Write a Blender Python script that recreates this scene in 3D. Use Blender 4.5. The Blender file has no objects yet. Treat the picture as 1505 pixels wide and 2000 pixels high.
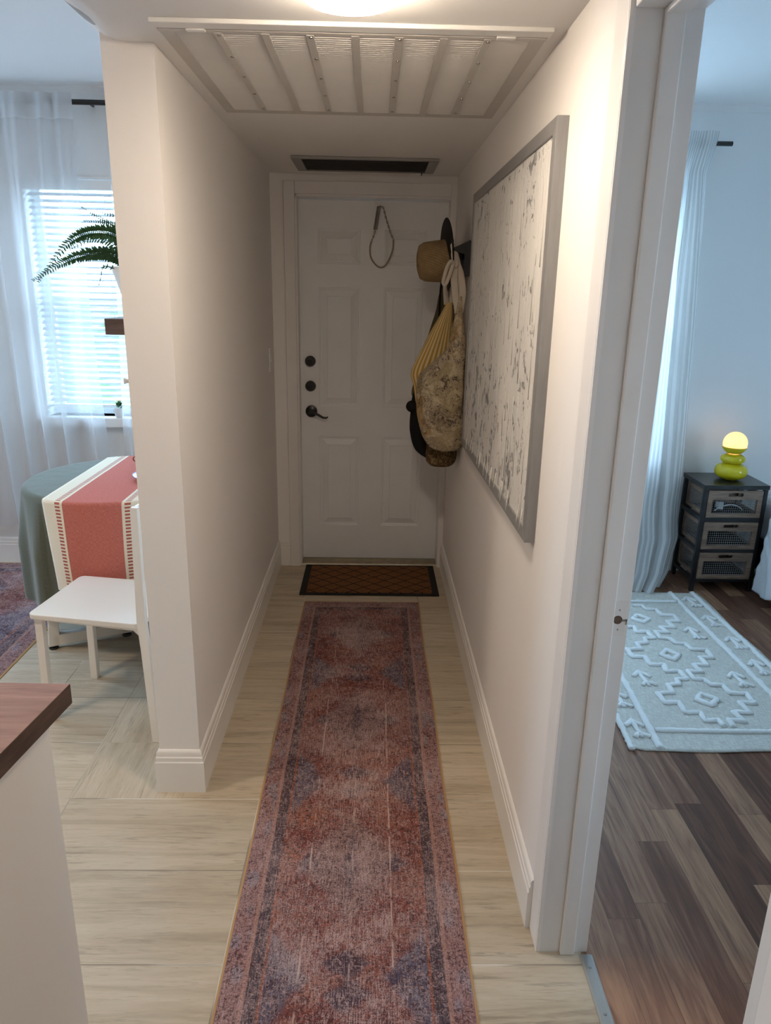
import bpy, math, random
from mathutils import Vector, noise as mnoise
PI = math.pi
SKY, EXPO = 17.5, 0.0
C = bpy.context.scene.collection
sc = bpy.context.scene
rnd = random.Random(7)

# ------------------------------------------------------------------ mesh helper
class MB:
    def __init__(s): s.v = []; s.f = []; s.t = []
    def add(s, vs, fs, uv=None):
        b = len(s.v)
        s.v += [tuple(p) for p in vs]; s.f += [tuple(b + i for i in q) for q in fs]
        s.t += list(uv) if uv else [(p[0], p[1]) for p in vs]
        return s
    def box(s, x0, x1, y0, y1, z0, z1):
        vs = [(x, y, z) for z in (z0, z1) for y in (y0, y1) for x in (x0, x1)]
        return s.add(vs, [(0, 2, 3, 1), (4, 5, 7, 6), (0, 1, 5, 4), (2, 6, 7, 3), (0, 4, 6, 2), (1, 3, 7, 5)],
                     [(v[0] + v[1], v[2]) for v in vs])
    def obox(s, o, ex, ey, ez):
        o, ex, ey, ez = map(Vector, (o, ex, ey, ez))
        vs = [o + ex * a + ey * b + ez * c for c in (0, 1) for b in (0, 1) for a in (0, 1)]
        return s.add(vs, [(0, 2, 3, 1), (4, 5, 7, 6), (0, 1, 5, 4), (2, 6, 7, 3), (0, 4, 6, 2), (1, 3, 7, 5)])
    def tube(s, pts, r, n=8, closed=False, flat=1.0, up=(0, 0, 1)):
        P = [Vector(p) for p in pts]; m = len(P)
        R = r if isinstance(r, (list, tuple)) else [r] * m
        vs = []; prev = None
        for i in range(m):
            a = P[(i - 1) % m] if (closed or i > 0) else P[i]
            b = P[(i + 1) % m] if (closed or i < m - 1) else P[i]
            d = (b - a).normalized()
            if prev is None:
                u = Vector(up)
                if abs(d.dot(u)) > .95: u = Vector((1, 0, 0))
                prev = (u - d * u.dot(d)).normalized()
            else:
                prev = (prev - d * prev.dot(d)).normalized()
            w = d.cross(prev)
            for k in range(n):
                t = 2 * PI * k / n
                vs.append(P[i] + prev * (math.cos(t) * R[i] * flat) + w * (math.sin(t) * R[i]))
        fs = []
        for i in range(m if closed else m - 1):
            j = (i + 1) % m
            for k in range(n):
                l = (k + 1) % n
                fs.append((i * n + k, i * n + l, j * n + l, j * n + k))
        if not closed:
            fs.append(tuple(range(n))[::-1]); fs.append(tuple((m - 1) * n + k for k in range(n)))
        return s.add(vs, fs)
    def lathe(s, prof, c=(0, 0, 0), n=32, axis=(0, 0, 1)):
        c = Vector(c); ax = Vector(axis).normalized()
        u = Vector((1, 0, 0)) if abs(ax.x) < .9 else Vector((0, 1, 0))
        u = (u - ax * u.dot(ax)).normalized(); w = ax.cross(u)
        vs = []; fs = []; uv = []
        for i, (r, z) in enumerate(prof):
            for k in range(n):
                t = 2 * PI * k / n
                vs.append(c + ax * z + u * (r * math.cos(t)) + w * (r * math.sin(t))); uv.append((k / n, z))
        for i in range(len(prof) - 1):
            for k in range(n):
                l = (k + 1) % n
                fs.append((i * n + k, i * n + l, (i + 1) * n + l, (i + 1) * n + k))
        if prof[0][0] > 1e-5: fs.append(tuple(range(n))[::-1])
        if prof[-1][0] > 1e-5: fs.append(tuple((len(prof) - 1) * n + k for k in range(n)))
        return s.add(vs, fs, uv)
    def grid(s, fn, nu, nv, uv=None, wrap=False):
        vs = []; ts = []
        for j in range(nv + 1):
            for i in range(nu + 1 if not wrap else nu):
                a, b = i / nu, j / nv
                vs.append(fn(a, b)); ts.append(uv(a, b) if uv else (a, b))
        w = nu if wrap else nu + 1
        fs = []
        for j in range(nv):
            for i in range(nu):
                k = (i + 1) % nu if wrap else i + 1
                fs.append((j * w + i, j * w + k, (j + 1) * w + k, (j + 1) * w + i))
        return s.add(vs, fs, ts)
    def prism(s, poly, d):
        P = [Vector(p) for p in poly]; d = Vector(d); n = len(P)
        vs = P + [p + d for p in P]
        return s.add(vs, [tuple(range(n))[::-1], tuple(range(n, 2 * n))] + [(i, (i + 1) % n, n + (i + 1) % n, n + i) for i in range(n)])
    def sweep(s, path, prof):
        """prof: (out, z) points swept along a plan path of (x, y); out is to the right of travel, mitred."""
        P = [Vector((p[0], p[1])) for p in path]; m = len(P); vs = []
        for i in range(m):
            d0 = (P[i] - P[i - 1]).normalized() if i else None
            d1 = (P[i + 1] - P[i]).normalized() if i < m - 1 else None
            if d0 is None: d0 = d1
            if d1 is None: d1 = d0
            n0 = Vector((d0.y, -d0.x)); n1 = Vector((d1.y, -d1.x))
            nn = (n0 + n1); nn = nn / nn.dot(n0) if nn.length > 1e-6 else n0
            for (o, z) in prof: vs.append((P[i].x + nn.x * o, P[i].y + nn.y * o, z))
        k = len(prof); fs = []
        for i in range(m - 1):
            for j in range(k):
                l = (j + 1) % k
                fs.append((i * k + j, (i + 1) * k + j, (i + 1) * k + l, i * k + l))
        fs.append(tuple(range(k))); fs.append(tuple((m - 1) * k + j for j in range(k))[::-1])
        return s.add(vs, fs)

WL = {}
def wloc(o): return WL.get(o.name, Vector((0, 0, 0)))
def thing(name, label, cat, loc, group=None):
    o = bpy.data.objects.new(name, None); C.objects.link(o); o.empty_display_size = .1
    o.location = loc; WL[o.name] = Vector(loc); o['label'] = label; o['category'] = cat
    if group: o['group'] = group
    return o
def tag(o, label, cat, group=None):
    o['label'] = label; o['category'] = cat
    if group: o['group'] = group
    return o
def obj(name, mb, m, parent=None, smooth=None, bevel=0, seg=2, solid=0, subd=0, label=None):
    me = bpy.data.meshes.new(name)
    if parent is not None: off = wloc(parent); base = off
    else:
        xs = [p[0] for p in mb.v]; ys = [p[1] for p in mb.v]; zs = [p[2] for p in mb.v]
        base = Vector(((min(xs) + max(xs)) / 2, (min(ys) + max(ys)) / 2, min(zs)))
    me.from_pydata([(p[0] - base.x, p[1] - base.y, p[2] - base.z) for p in mb.v], [], mb.f)
    uvl = me.uv_layers.new(name='UVMap')
    for lp in me.loops: uvl.data[lp.index].uv = mb.t[lp.vertex_index]
    if m: me.materials.append(m)
    if smooth:
        for p in me.polygons: p.use_smooth = True
        if smooth is not True: me.set_sharp_from_angle(angle=math.radians(smooth))
    me.validate(); me.update()
    o = bpy.data.objects.new(name, me); C.objects.link(o)
    if parent is None: o.location = base
    else: o.parent = parent
    WL[o.name] = base.copy()
    if bevel:
        b = o.modifiers.new('bevel', 'BEVEL'); b.width = bevel; b.segments = seg; b.limit_method = 'ANGLE'; b.angle_limit = .6
    if solid:
        b = o.modifiers.new('solid', 'SOLIDIFY'); b.thickness = abs(solid); b.offset = -1 if solid > 0 else 1
    if subd:
        b = o.modifiers.new('subd', 'SUBSURF'); b.levels = subd; b.render_levels = subd
    if label: o['label'] = label
    return o
def fix_normals(o):
    import bmesh
    bm = bmesh.new(); bm.from_mesh(o.data); bmesh.ops.recalc_face_normals(bm, faces=bm.faces); bm.to_mesh(o.data); bm.free()
    return o
def struct(name, mb, m, label=None, cat=None, parent=None, **k):
    o = obj(name, mb, m, parent, **k)
    if parent is None:
        o['kind'] = 'structure'
        if label: o['label'] = label; o['category'] = cat
    return o

# ------------------------------------------------------------------ node helper
class N:
    def __init__(s, name, rough=.5, spec=.5):
        s.m = bpy.data.materials.new(name); s.m.use_nodes = True
        s.nt = s.m.node_tree; s.nt.nodes.clear()
        s.out = s.nt.nodes.new('ShaderNodeOutputMaterial')
        s.b = s.nt.nodes.new('ShaderNodeBsdfPrincipled')
        s.b.inputs['Roughness'].default_value = rough
        s.b.inputs['Specular IOR Level'].default_value = spec
        s.nt.links.new(s.b.outputs[0], s.out.inputs[0])
    def node(s, t, **k):
        n = s.nt.nodes.new(t)
        for a, b in k.items(): setattr(n, a, b)
        return n
    def link(s, a, i):
        if isinstance(a, (int, float)): i.default_value = a
        elif isinstance(a, (tuple, list)): i.default_value = tuple(a) + ((1,) if len(a) == 3 and len(i.default_value) == 4 else ())
        else: s.nt.links.new(a, i)
    def set(s, k, a): s.link(a, s.b.inputs[k]); return s
    def pos(s): return s.node('ShaderNodeNewGeometry').outputs['Position']
    def objc(s): return s.node('ShaderNodeTexCoord').outputs['Object']
    def uv(s): return s.node('ShaderNodeTexCoord').outputs['UV']
    def sep(s, v):
        n = s.node('ShaderNodeSeparateXYZ'); s.link(v, n.inputs[0]); return n.outputs[0], n.outputs[1], n.outputs[2]
    def comb(s, x, y=0, z=0):
        n = s.node('ShaderNodeCombineXYZ')
        for a, i in zip((x, y, z), n.inputs): s.link(a, i)
        return n.outputs[0]
    def M(s, op, a, b=None, c=None):
        n = s.node('ShaderNodeMath', operation=op)
        s.link(a, n.inputs[0])
        if b is not None: s.link(b, n.inputs[1])
        if c is not None: s.link(c, n.inputs[2])
        return n.outputs[0]
    def scale(s, v, k):
        n = s.node('ShaderNodeVectorMath', operation='MULTIPLY'); s.link(v, n.inputs[0]); n.inputs[1].default_value = k; return n.outputs[0]
    def vadd(s, v, w):
        n = s.node('ShaderNodeVectorMath', operation='ADD'); s.link(v, n.inputs[0]); s.link(w, n.inputs[1]); return n.outputs[0]
    def noise(s, v, sc=5, det=3, ro=.5, dist=0, color=False):
        n = s.node('ShaderNodeTexNoise'); s.link(v, n.inputs['Vector'])
        n.inputs['Scale'].default_value = sc; n.inputs['Detail'].default_value = det
        n.inputs['Roughness'].default_value = ro; n.inputs['Distortion'].default_value = dist
        return n.outputs['Color' if color else 'Fac']
    def voro(s, v, sc=5, feat='F1', out='Distance'):
        n = s.node('ShaderNodeTexVoronoi', feature=feat); s.link(v, n.inputs['Vector']); n.inputs['Scale'].default_value = sc
        return n.outputs[out]
    def wave(s, v, sc=5, dist=0, det=2, dsc=1, dirn='X', prof='SIN'):
        n = s.node('ShaderNodeTexWave', bands_direction=dirn, wave_profile=prof); s.link(v, n.inputs['Vector'])
        n.inputs['Scale'].default_value = sc; n.inputs['Distortion'].default_value = dist
        n.inputs['Detail'].default_value = det; n.inputs['Detail Scale'].default_value = dsc
        return n.outputs['Fac']
    def white(s, v):
        n = s.node('ShaderNodeTexWhiteNoise', noise_dimensions='2D'); s.link(v, n.inputs['Vector']); return n.outputs['Value']
    def ramp(s, f, stops, interp='LINEAR'):
        n = s.node('ShaderNodeValToRGB'); s.link(f, n.inputs[0]); r = n.color_ramp; r.interpolation = interp
        while len(r.elements) < len(stops): r.elements.new(.5)
        for e, (p, c) in zip(r.elements, stops):
            e.position = p; e.color = tuple(c) + (1,) if not isinstance(c, (int, float)) else (c, c, c, 1)
        return n.outputs[0]
    def mix(s, f, a, b, mode='MIX'):
        n = s.node('ShaderNodeMix', data_type='RGBA', blend_type=mode); s.link(f, n.inputs[0])
        s.link(a, n.inputs[6]); s.link(b, n.inputs[7]); return n.outputs[2]
    def step(s, x, e0, e1):
        n = s.node('ShaderNodeMapRange', interpolation_type='SMOOTHSTEP'); s.link(x, n.inputs[0])
        n.inputs[1].default_value = e0; n.inputs[2].default_value = e1; return n.outputs[0]
    def bump(s, h, st=.3, d=.002):
        n = s.node('ShaderNodeBump'); n.inputs['Strength'].default_value = st; n.inputs['Distance'].default_value = d
        s.link(h, n.inputs['Height']); s.link(n.outputs[0], s.b.inputs['Normal']); return s

def plain(name, col, rough=.5, spec=.5, metal=0, nz=0, nsc=40, bump=0, bsc=200):
    k = N(name, rough, spec)
    if nz:
        f = k.noise(k.pos(), nsc, 4)
        k.set('Base Color', k.mix(f, tuple(c * (1 - nz) for c in col), tuple(min(1, c * (1 + nz)) for c in col)))
    else: k.set('Base Color', col)
    k.set('Metallic', metal)
    if bump: k.bump(k.noise(k.pos(), bsc, 3), bump, .001)
    return k.m
def emit(name, col, st):
    k = N(name); k.set('Base Color', (.3, .3, .3)); k.set('Emission Color', col); k.set('Emission Strength', st); return k.m

M = {}
def wallmat(name, col, scuff=0):
    k = N(name, .6, .35); p = k.pos()
    f = k.noise(p, 1.7, 3, .6)
    c = k.mix(f, tuple(v * .975 for v in col), tuple(min(1, v * 1.02) for v in col))
    if scuff:
        st = k.noise(k.scale(p, (3, 3, .6)), 6, 4, .6)
        c = k.mix(k.M('MULTIPLY', k.step(st, .60, .74), .25), c, tuple(min(1, v * 1.07) for v in col))
    k.set('Base Color', c)
    h = k.M('ADD', k.noise(p, 260, 3), k.M('MULTIPLY', k.noise(p, 60, 2), .7))
    k.bump(h, .16, .0012)
    return k.m
M['wall'] = wallmat('wall_paint', (.865, .84, .82), 1)
M['wall_cool'] = wallmat('room_wall_paint', (.84, .835, .82))
M['ceil'] = wallmat('ceiling_paint', (.87, .86, .845))
M['trim'] = plain('trim_paint', (.83, .81, .785), .35, .5, 0, .03, 9, .1, 90)
M['door'] = plain('door_paint', (.84, .85, .86), .42, .45, 0, .05, 6, .1, 60)
M['casing'] = plain('casing_paint', (.80, .775, .76), .4, .5, 0, .06, 7, .15, 50)
M['white'] = plain('white_enamel', (.83, .82, .80), .3, .5)
M['black'] = plain('black_metal', (.012, .012, .013), .35, .5)
M['blackmatte'] = plain('black_fabric', (.012, .012, .013), .9, .2, 0, .3, 60)
M['steel'] = plain('brushed_steel', (.55, .56, .56), .35, .5, 1)
M['screw'] = plain('screw_steel', (.30, .29, .27), .4, .5, 1)

# ceiling with bare plaster patch near its edge
k = N('dropped_ceiling_paint', .6, .35); p = k.pos(); x, y, z = k.sep(p)
d = k.M('ADD', k.M('POWER', k.M('DIVIDE', k.M('ADD', x, .675), .026), 2), k.M('POWER', k.M('DIVIDE', k.M('SUBTRACT', y, 1.925), .062), 2))
d = k.M('ADD', d, k.M('MULTIPLY', k.M('SUBTRACT', k.noise(p, 30, 3), .5), .7))
f = k.step(d, 1.05, .9)
gr = k.mix(k.noise(k.scale(p, (80, 25, 60)), 2, 4), (.30, .28, .27), (.48, .45, .43))
k.set('Base Color', k.mix(f, (.87, .855, .835), gr)); k.bump(k.noise(p, 200, 3), .15, .001); M['ceil_hall'] = k.m

# travertine look floor tile: .61 x .305 boards, with one strip laid along the partition
k = N('floor_tile', .42, .4); p = k.pos(); x, y, z = k.sep(p)
R_ = k.M('DIVIDE', k.M('SUBTRACT', y, 2.004), .3045); row = k.M('FLOOR', R_); fr = k.M('FRACT', R_)
off = k.M('MULTIPLY', k.M('MULTIPLY', k.M('MODULO', k.M('ADD', row, 41), 2), .305), k.M('GREATER_THAN', row, -.5))
Cx = k.M('DIVIDE', k.M('ADD', k.M('SUBTRACT', x, off), 5.84), .61); colm = k.M('FLOOR', Cx); fc = k.M('FRACT', Cx)
ey = k.M('MULTIPLY', k.M('MINIMUM', fr, k.M('SUBTRACT', 1, fr)), .3045)
ex = k.M('MULTIPLY', k.M('MINIMUM', fc, k.M('SUBTRACT', 1, fc)), .61)
edge = k.M('MINIMUM', ex, ey)
strip = k.M('MULTIPLY', k.M('MULTIPLY', k.M('GREATER_THAN', x, -.968), k.M('LESS_THAN', x, -.60)), k.M('GREATER_THAN', y, 2.004))
e2 = k.M('MINIMUM', k.M('MINIMUM', k.M('ABSOLUTE', k.M('ADD', x, .968)), k.M('ABSOLUTE', k.M('SUBTRACT', y, 2.004))), k.M('ABSOLUTE', k.M('SUBTRACT', y, 2.615)))
edge = k.M('ADD', k.M('MULTIPLY', edge, k.M('SUBTRACT', 1, strip)), k.M('MULTIPLY', e2, strip))
rv = k.white(k.comb(colm, row))
ox = k.M('MULTIPLY', rv, 9)
def vec(ax, ay, fx_, fy_, o): return k.comb(k.M('ADD', k.M('MULTIPLY', ax, fx_), ox), k.M('MULTIPLY', ay, fy_), o)
def pick(fx_, fy_, o):
    m_ = k.node('ShaderNodeMix', data_type='VECTOR'); k.link(strip, m_.inputs[0]); k.link(vec(x, y, fx_, fy_, o), m_.inputs[4]); k.link(vec(y, x, fx_, fy_, o), m_.inputs[5]); return m_.outputs[1]
n1 = k.noise(pick(1.3, 15, 0.0), 1.3, 5, .65, .8); n2 = k.noise(pick(5, 75, 2.0), 1.2, 4, .65, .9); n3 = k.noise(pick(14, 130, 5.0), 1, 3, .6, .4); reg = k.noise(pick(2.2, 6, 7.0), 1.3, 3, .6)
base = k.ramp(n1, [(.28, (.375, .305, .22)), (.45, (.475, .40, .295)), (.6, (.545, .47, .36)), (.78, (.595, .52, .41))])
base = k.mix(k.M('MULTIPLY', k.M('MULTIPLY', k.step(n2, .52, .66), k.step(reg, .40, .58)), .60), base, (.235, .195, .145))
base = k.mix(k.M('MULTIPLY', k.step(n3, .56, .68), .30), base, (.27, .225, .17))
base = k.mix(k.M('MULTIPLY', k.step(n3, .44, .30), .22), base, (.66, .61, .53))
base = k.mix(k.M('MULTIPLY', k.M('SUBTRACT', rv, .4), .30), base, (.33, .29, .23))
g = k.step(edge, .0026, .0014)
gc = k.mix(k.step(k.noise(p, 2.3, 2), .42, .55), (.62, .58, .51), (.27, .23, .18))
k.set('Base Color', k.mix(g, base, gc)); k.set('Roughness', k.ramp(n1, [(0, .5), (1, .36)]))
k.bump(k.M('SUBTRACT', k.M('MULTIPLY', n2, -.2), g), .3, .002); M['tile'] = k.m

# laminate strips in the bedroom
k = N('laminate_planks', .5, .25); p = k.pos(); x, y, z = k.sep(p)
W = .0905; Cx = k.M('DIVIDE', k.M('ADD', x, 9.037), W); col = k.M('FLOOR', Cx); fx = k.M('FRACT', Cx)
r1 = k.white(k.comb(col, 1.5)); L_ = .62
Cy = k.M('ADD', k.M('DIVIDE', y, L_), k.M('MULTIPLY', r1, 7)); cell = k.M('FLOOR', Cy); fy = k.M('FRACT', Cy)
r2 = k.white(k.comb(k.M('ADD', col, .37), k.M('ADD', cell, .11)))
V = k.comb(k.M('ADD', k.M('MULTIPLY', x, 26), k.M('MULTIPLY', r2, 31)), k.M('MULTIPLY', y, 2.2), r2)
g1 = k.noise(V, 1.3, 6, .62, 1.0); g2 = k.noise(k.comb(k.M('MULTIPLY', x, 160), k.M('MULTIPLY', y, 5), r2), 1, 3, .6)
tone = k.M('ADD', k.M('MULTIPLY', k.M('SUBTRACT', r2, .5), .5), g1)
base = k.ramp(tone, [(.2, (.080, .034, .020)), (.42, (.155, .070, .041)), (.6, (.235, .118, .070)), (.85, (.36, .20, .115))])
base = k.mix(k.M('MULTIPLY', k.step(g2, .52, .68), .45), base, (.055, .035, .027))
se = k.M('MINIMUM', k.M('MULTIPLY', k.M('MINIMUM', fy, k.M('SUBTRACT', 1, fy)), L_), k.M('MULTIPLY', k.M('MINIMUM', fx, k.M('SUBTRACT', 1, fx)), W))
sm = k.step(se, .0014, .0004)
k.set('Base Color', k.mix(k.M('MULTIPLY', sm, .45), base, (.03, .02, .015))); k.bump(k.M('SUBTRACT', k.M('MULTIPLY', g2, .3), sm), .12, .001); M['planks'] = k.m

# dark walnut worktop
def wood(name, cols, axis, sc=1.0, rough=.4):
    k = N(name, rough, .5); x, y, z = k.sep(k.pos())
    a = {'x': (x, y, z), 'y': (y, x, z), 'z': (z, x, y)}[axis]
    V = k.comb(k.M('MULTIPLY', a[0], 2.0 * sc), k.M('MULTIPLY', a[1], 22 * sc), k.M('MULTIPLY', a[2], 22 * sc))
    n1 = k.noise(V, 1.2, 6, .6, 1.2); n2 = k.noise(V, 7, 3, .6)
    f = k.M('ADD', k.M('MULTIPLY', n1, .75), k.M('MULTIPLY', n2, .25))
    k.set('Base Color', k.ramp(f, [(.28, cols[0]), (.5, cols[1]), (.72, cols[2])])); k.bump(n2, .08, .001); return k.m
M['walnut'] = wood('walnut_worktop', [(.17, .088, .064), (.30, .165, .125), (.42, .25, .195)], 'x')
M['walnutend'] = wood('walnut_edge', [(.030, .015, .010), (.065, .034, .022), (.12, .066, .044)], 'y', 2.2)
M['rustic'] = wood('rustic_drawer_wood', [(.10, .060, .040), (.21, .135, .092), (.33, .23, .165)], 'x', 1.6, .6)
M['shelfwood'] = wood('dark_shelf_wood', [(.06, .036, .028), (.105, .066, .054), (.16, .105, .085)], 'x', 2, .55)

# distressed oriental rug; UV in metres, u from the centre line, v along the length
def rugmat(name, hw, vend0, vend1, vphase, period=.735, med=.15, bord=(.006, .05, .011, .032, .008), fs=1.0, creases=()):
    k = N(name, .95, .12); uv = k.uv(); u, v, _ = k.sep(uv)
    wc = k.noise(uv, 14 * fs, 4, .7, 0, True); wu, wv, _ = k.sep(wc)
    du = k.M('MULTIPLY', k.M('SUBTRACT', wu, .5), .055 / fs); dv0 = k.M('MULTIPLY', k.M('SUBTRACT', wv, .5), .07 / fs)
    au = k.M('ABSOLUTE', u)
    ed = k.M('MINIMUM', k.M('SUBTRACT', hw, au), k.M('MINIMUM', k.M('SUBTRACT', v, vend0), k.M('SUBTRACT', vend1, v)))
    b0 = bord[0]; b1 = b0 + bord[1]; b2 = b1 + bord[2]; b3 = b2 + bord[3]; b4 = b3 + bord[4]
    ph = k.M('DIVIDE', k.M('SUBTRACT', v, vphase), period)
    adv = k.M('ABSOLUTE', k.M('MULTIPLY', k.M('SUBTRACT', k.M('FRACT', k.M('ADD', ph, .5)), .5), period)); qv = k.M('SUBTRACT', period / 2, adv)
    auw = k.M('ADD', au, du); advw = k.M('ADD', adv, dv0); qvw = k.M('ADD', qv, dv0); fw = hw - b4
    dm = k.M('ADD', k.M('DIVIDE', auw, med), k.M('DIVIDE', advw, med * 1.5))
    dw = k.M('ADD', k.M('DIVIDE', k.M('SUBTRACT', fw, auw), fw * .55), k.M('DIVIDE', qvw, med * 1.05))
    dc = k.M('ADD', k.M('DIVIDE', auw, med * .42), k.M('DIVIDE', k.M('ABSOLUTE', k.M('SUBTRACT', qvw, med * .30)), med * .32))
    tip = k.M('ADD', k.M('DIVIDE', k.M('ABSOLUTE', k.M('SUBTRACT', auw, med * .85)), med * .24), k.M('DIVIDE', advw, med * .28))
    core = k.M('ADD', k.M('DIVIDE', auw, med * .17), k.M('DIVIDE', advw, med * .85))
    patch = k.noise(uv, 7 * fs, 4, .65)
    red = k.ramp(patch, [(.30, (.115, .026, .024)), (.48, (.20, .058, .044)), (.60, (.27, .115, .085)), (.72, (.33, .10, .045))])
    fld = k.mix(k.M('MULTIPLY', k.step(dm, 1.18, .78), .92), red, (.25, .162, .152))
    fld = k.mix(k.M('MULTIPLY', k.M('MULTIPLY', k.step(dm, .86, 1.04), k.step(dm, 1.30, 1.10)), .55), fld, (.20, .06, .05))
    for d_, a_ in ((core, .75), (tip, .85), (dc, .85)): fld = k.mix(k.M('MULTIPLY', k.step(d_, 1.15, .75), a_), fld, (.045, .042, .070))
    fld = k.mix(k.M('MULTIPLY', k.step(dw, 1.12, .82), .92), fld, k.mix(k.step(patch, .42, .6), (.060, .060, .100), (.16, .155, .20)))
    mot = k.voro(k.scale(uv, (1, .55, 1)), 20 * fs)
    pinkb = k.mix(k.step(mot, .42, .26), (.275, .150, .145), (.255, .205, .235))
    navy = k.mix(k.step(k.noise(uv, 40 * fs, 3, .6), .45, .6), (.050, .042, .058), (.13, .095, .105))
    def band(a, b): return k.M('MULTIPLY', k.step(ed, a - .001, a + .001), k.step(ed, b + .001, b - .001))
    c = k.mix(k.step(ed, b4 - .002, b4 + .002), (.29, .10, .06), fld)
    c = k.mix(band(b2, b3), c, navy); c = k.mix(band(b1, b2), c, (.36, .205, .175)); c = k.mix(band(b0, b1), c, pinkb)
    # small scrolling ornament, dark and light
    on = k.noise(uv, 46 * fs, 4, .75, 2.0); on2 = k.noise(k.vadd(uv, (3.3, 1.7, 0)), 75 * fs, 3, .7, 1.6)
    inb = k.step(ed, b0, b0 + .004); keep = k.M('SUBTRACT', 1, k.M('MULTIPLY', band(b1, b2), .75))
    ao = k.M('MULTIPLY', inb, keep)
    c = k.mix(k.M('MULTIPLY', ao, k.M('MULTIPLY', k.step(on, .50, .56), .85)), c, (.060, .026, .030))
    c = k.mix(k.M('MULTIPLY', ao, k.M('MULTIPLY', k.step(on2, .53, .59), .62)), c, (.40, .275, .265))
    # wear: thread streaks down and across the pile, dark and pale
    s1 = k.noise(k.scale(uv, (300, 22, 1)), 1, 3, .7); s2 = k.noise(k.scale(uv, (30, 330, 1)), 1, 2, .65); big = k.noise(k.vadd(uv, (9, 4, 0)), 4.5, 4, .65)
    fine = k.noise(k.scale(uv, (380, 330, 1)), 1, 2, .75)
    lens = k.M('SUBTRACT', 1, k.M('MULTIPLY', k.step(au, fw * .35, fw), .35))
    wr = k.M('ADD', k.M('ADD', k.M('MULTIPLY', s1, .55), k.M('MULTIPLY', fine, .50)), k.M('ADD', k.M('MULTIPLY', s2, .15), k.M('MULTIPLY', big, .55)))
    c = k.mix(k.M('MULTIPLY', k.M('MULTIPLY', k.step(wr, .83, 1.0), inb), k.M('MULTIPLY', lens, .80)), c, (.52, .38, .37))
    dk = k.noise(k.scale(uv, (230, 190, 1)), 1, 3, .75, .8)
    c = k.mix(k.M('MULTIPLY', k.step(dk, .51, .60), k.M('MULTIPLY', inb, .58)), c, (.038, .020, .025))
    for (cu, a_, v0, v1) in creases:
        lm = k.step(k.M('ABSOLUTE', k.M('SUBTRACT', k.M('ADD', u, k.M('MULTIPLY', du, .12)), cu)), .0035, .0008)
        lm = k.M('MULTIPLY', lm, k.M('MULTIPLY', k.step(v, v0, v0 + .15), k.step(v, v1, v1 - .15))); c = k.mix(k.M('MULTIPLY', lm, k.M('MULTIPLY', k.step(k.noise(k.scale(uv, (3, 9, 1)), 1, 3, .7), .44, .58), a_)), c, (.55, .40, .36))
    c = k.mix(k.step(ed, b0 + .0006, b0 - .0006), c, (.42, .26, .12))
    k.set('Base Color', c); k.bump(k.M('ADD', s1, k.M('MULTIPLY', fine, .5)), .35, .0015)
    return k.m
M['runner'] = rugmat('distressed_runner', .305, .30, 3.572, 1.72, creases=((-.118, .8, 1.0, 2.75), (.112, .75, .9, 2.7), (.004, .5, .4, 2.3), (-.11, .5, 2.6, 3.5), (.105, .5, 2.6, 3.5)))
M['dinrug'] = rugmat('distressed_area_rug', .80, 1.5, 4.09, 2.6, 1.1, .36, (.010, .065, .014, .055, .012), .75)

# sheers
def sheer(name, col, transp, stripes=0, ntrans=.6):
    k = N(name, .9, .1); nt = k.nt
    d = k.node('ShaderNodeBsdfDiffuse'); t = k.node('ShaderNodeBsdfTranslucent'); a = k.node('ShaderNodeBsdfTransparent')
    m1 = k.node('ShaderNodeMixShader'); m2 = k.node('ShaderNodeMixShader')
    k.link(ntrans, m1.inputs[0]); nt.links.new(d.outputs[0], m1.inputs[1]); nt.links.new(t.outputs[0], m1.inputs[2])
    nt.links.new(m1.outputs[0], m2.inputs[1]); nt.links.new(a.outputs[0], m2.inputs[2])
    u, v, _ = k.sep(k.uv())
    f = transp
    if stripes:
        w = k.M('SINE', k.M('MULTIPLY', u, 2 * PI / stripes)); st = k.step(w, -.15, .55)
        f = k.M('MULTIPLY_ADD', st, -transp * .8, transp)
        cc = k.mix(st, tuple(c * .80 for c in col), col); k.link(cc, d.inputs[0]); k.link(cc, t.inputs[0])
    else:
        k.link(col, d.inputs[0]); k.link(col, t.inputs[0])
        hd = k.M('MAXIMUM', k.step(v, .120, .112), 0)
        f = k.M('MULTIPLY', transp, k.M('SUBTRACT', 1, k.M('MULTIPLY', hd, .75)))
    k.link(f, m2.inputs[0]); nt.links.new(m2.outputs[0], k.out.inputs[0]); k.m.use_transparent_shadow = True if hasattr(k.m, 'use_transparent_shadow') else None
    return k.m
M['sheer'] = sheer('sheer_voile', (.74, .74, .74), .42, ntrans=.5)
M['striped'] = sheer('striped_cotton_sheer', (.88, .88, .87), .16, .019, .5)

def cloth(name, col, col2, sc=900, rough=.95, bump=.25):
    k = N(name, rough, .15); uv = k.uv()
    f = k.M('ADD', k.M('MULTIPLY', k.noise(k.scale(uv, (sc, sc * .12, 1)), 1, 2), .5), k.M('MULTIPLY', k.noise(k.scale(uv, (sc * .12, sc, 1)), 1, 2), .5))
    k.set('Base Color', k.mix(k.step(f, .38, .62), col, col2)); k.bump(f, bump, .0008); return k
k = cloth('sage_linen', (.105, .113, .085), (.150, .158, .125)); k.set('Sheen Weight', .4); k.set('Sheen Roughness', .35); M['sage'] = k.m
M['creamweave'] = cloth('cream_flatweave', (.50, .475, .42), (.66, .635, .575), 240, .95, .5).m
M['tuft'] = plain('white_tufting', (.80, .80, .78), .95, .1, 0, .08, 200, .8, 260)
M['duvet'] = cloth('pale_striped_duvet', (.68, .70, .72), (.74, .76, .78), 400).m
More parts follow.
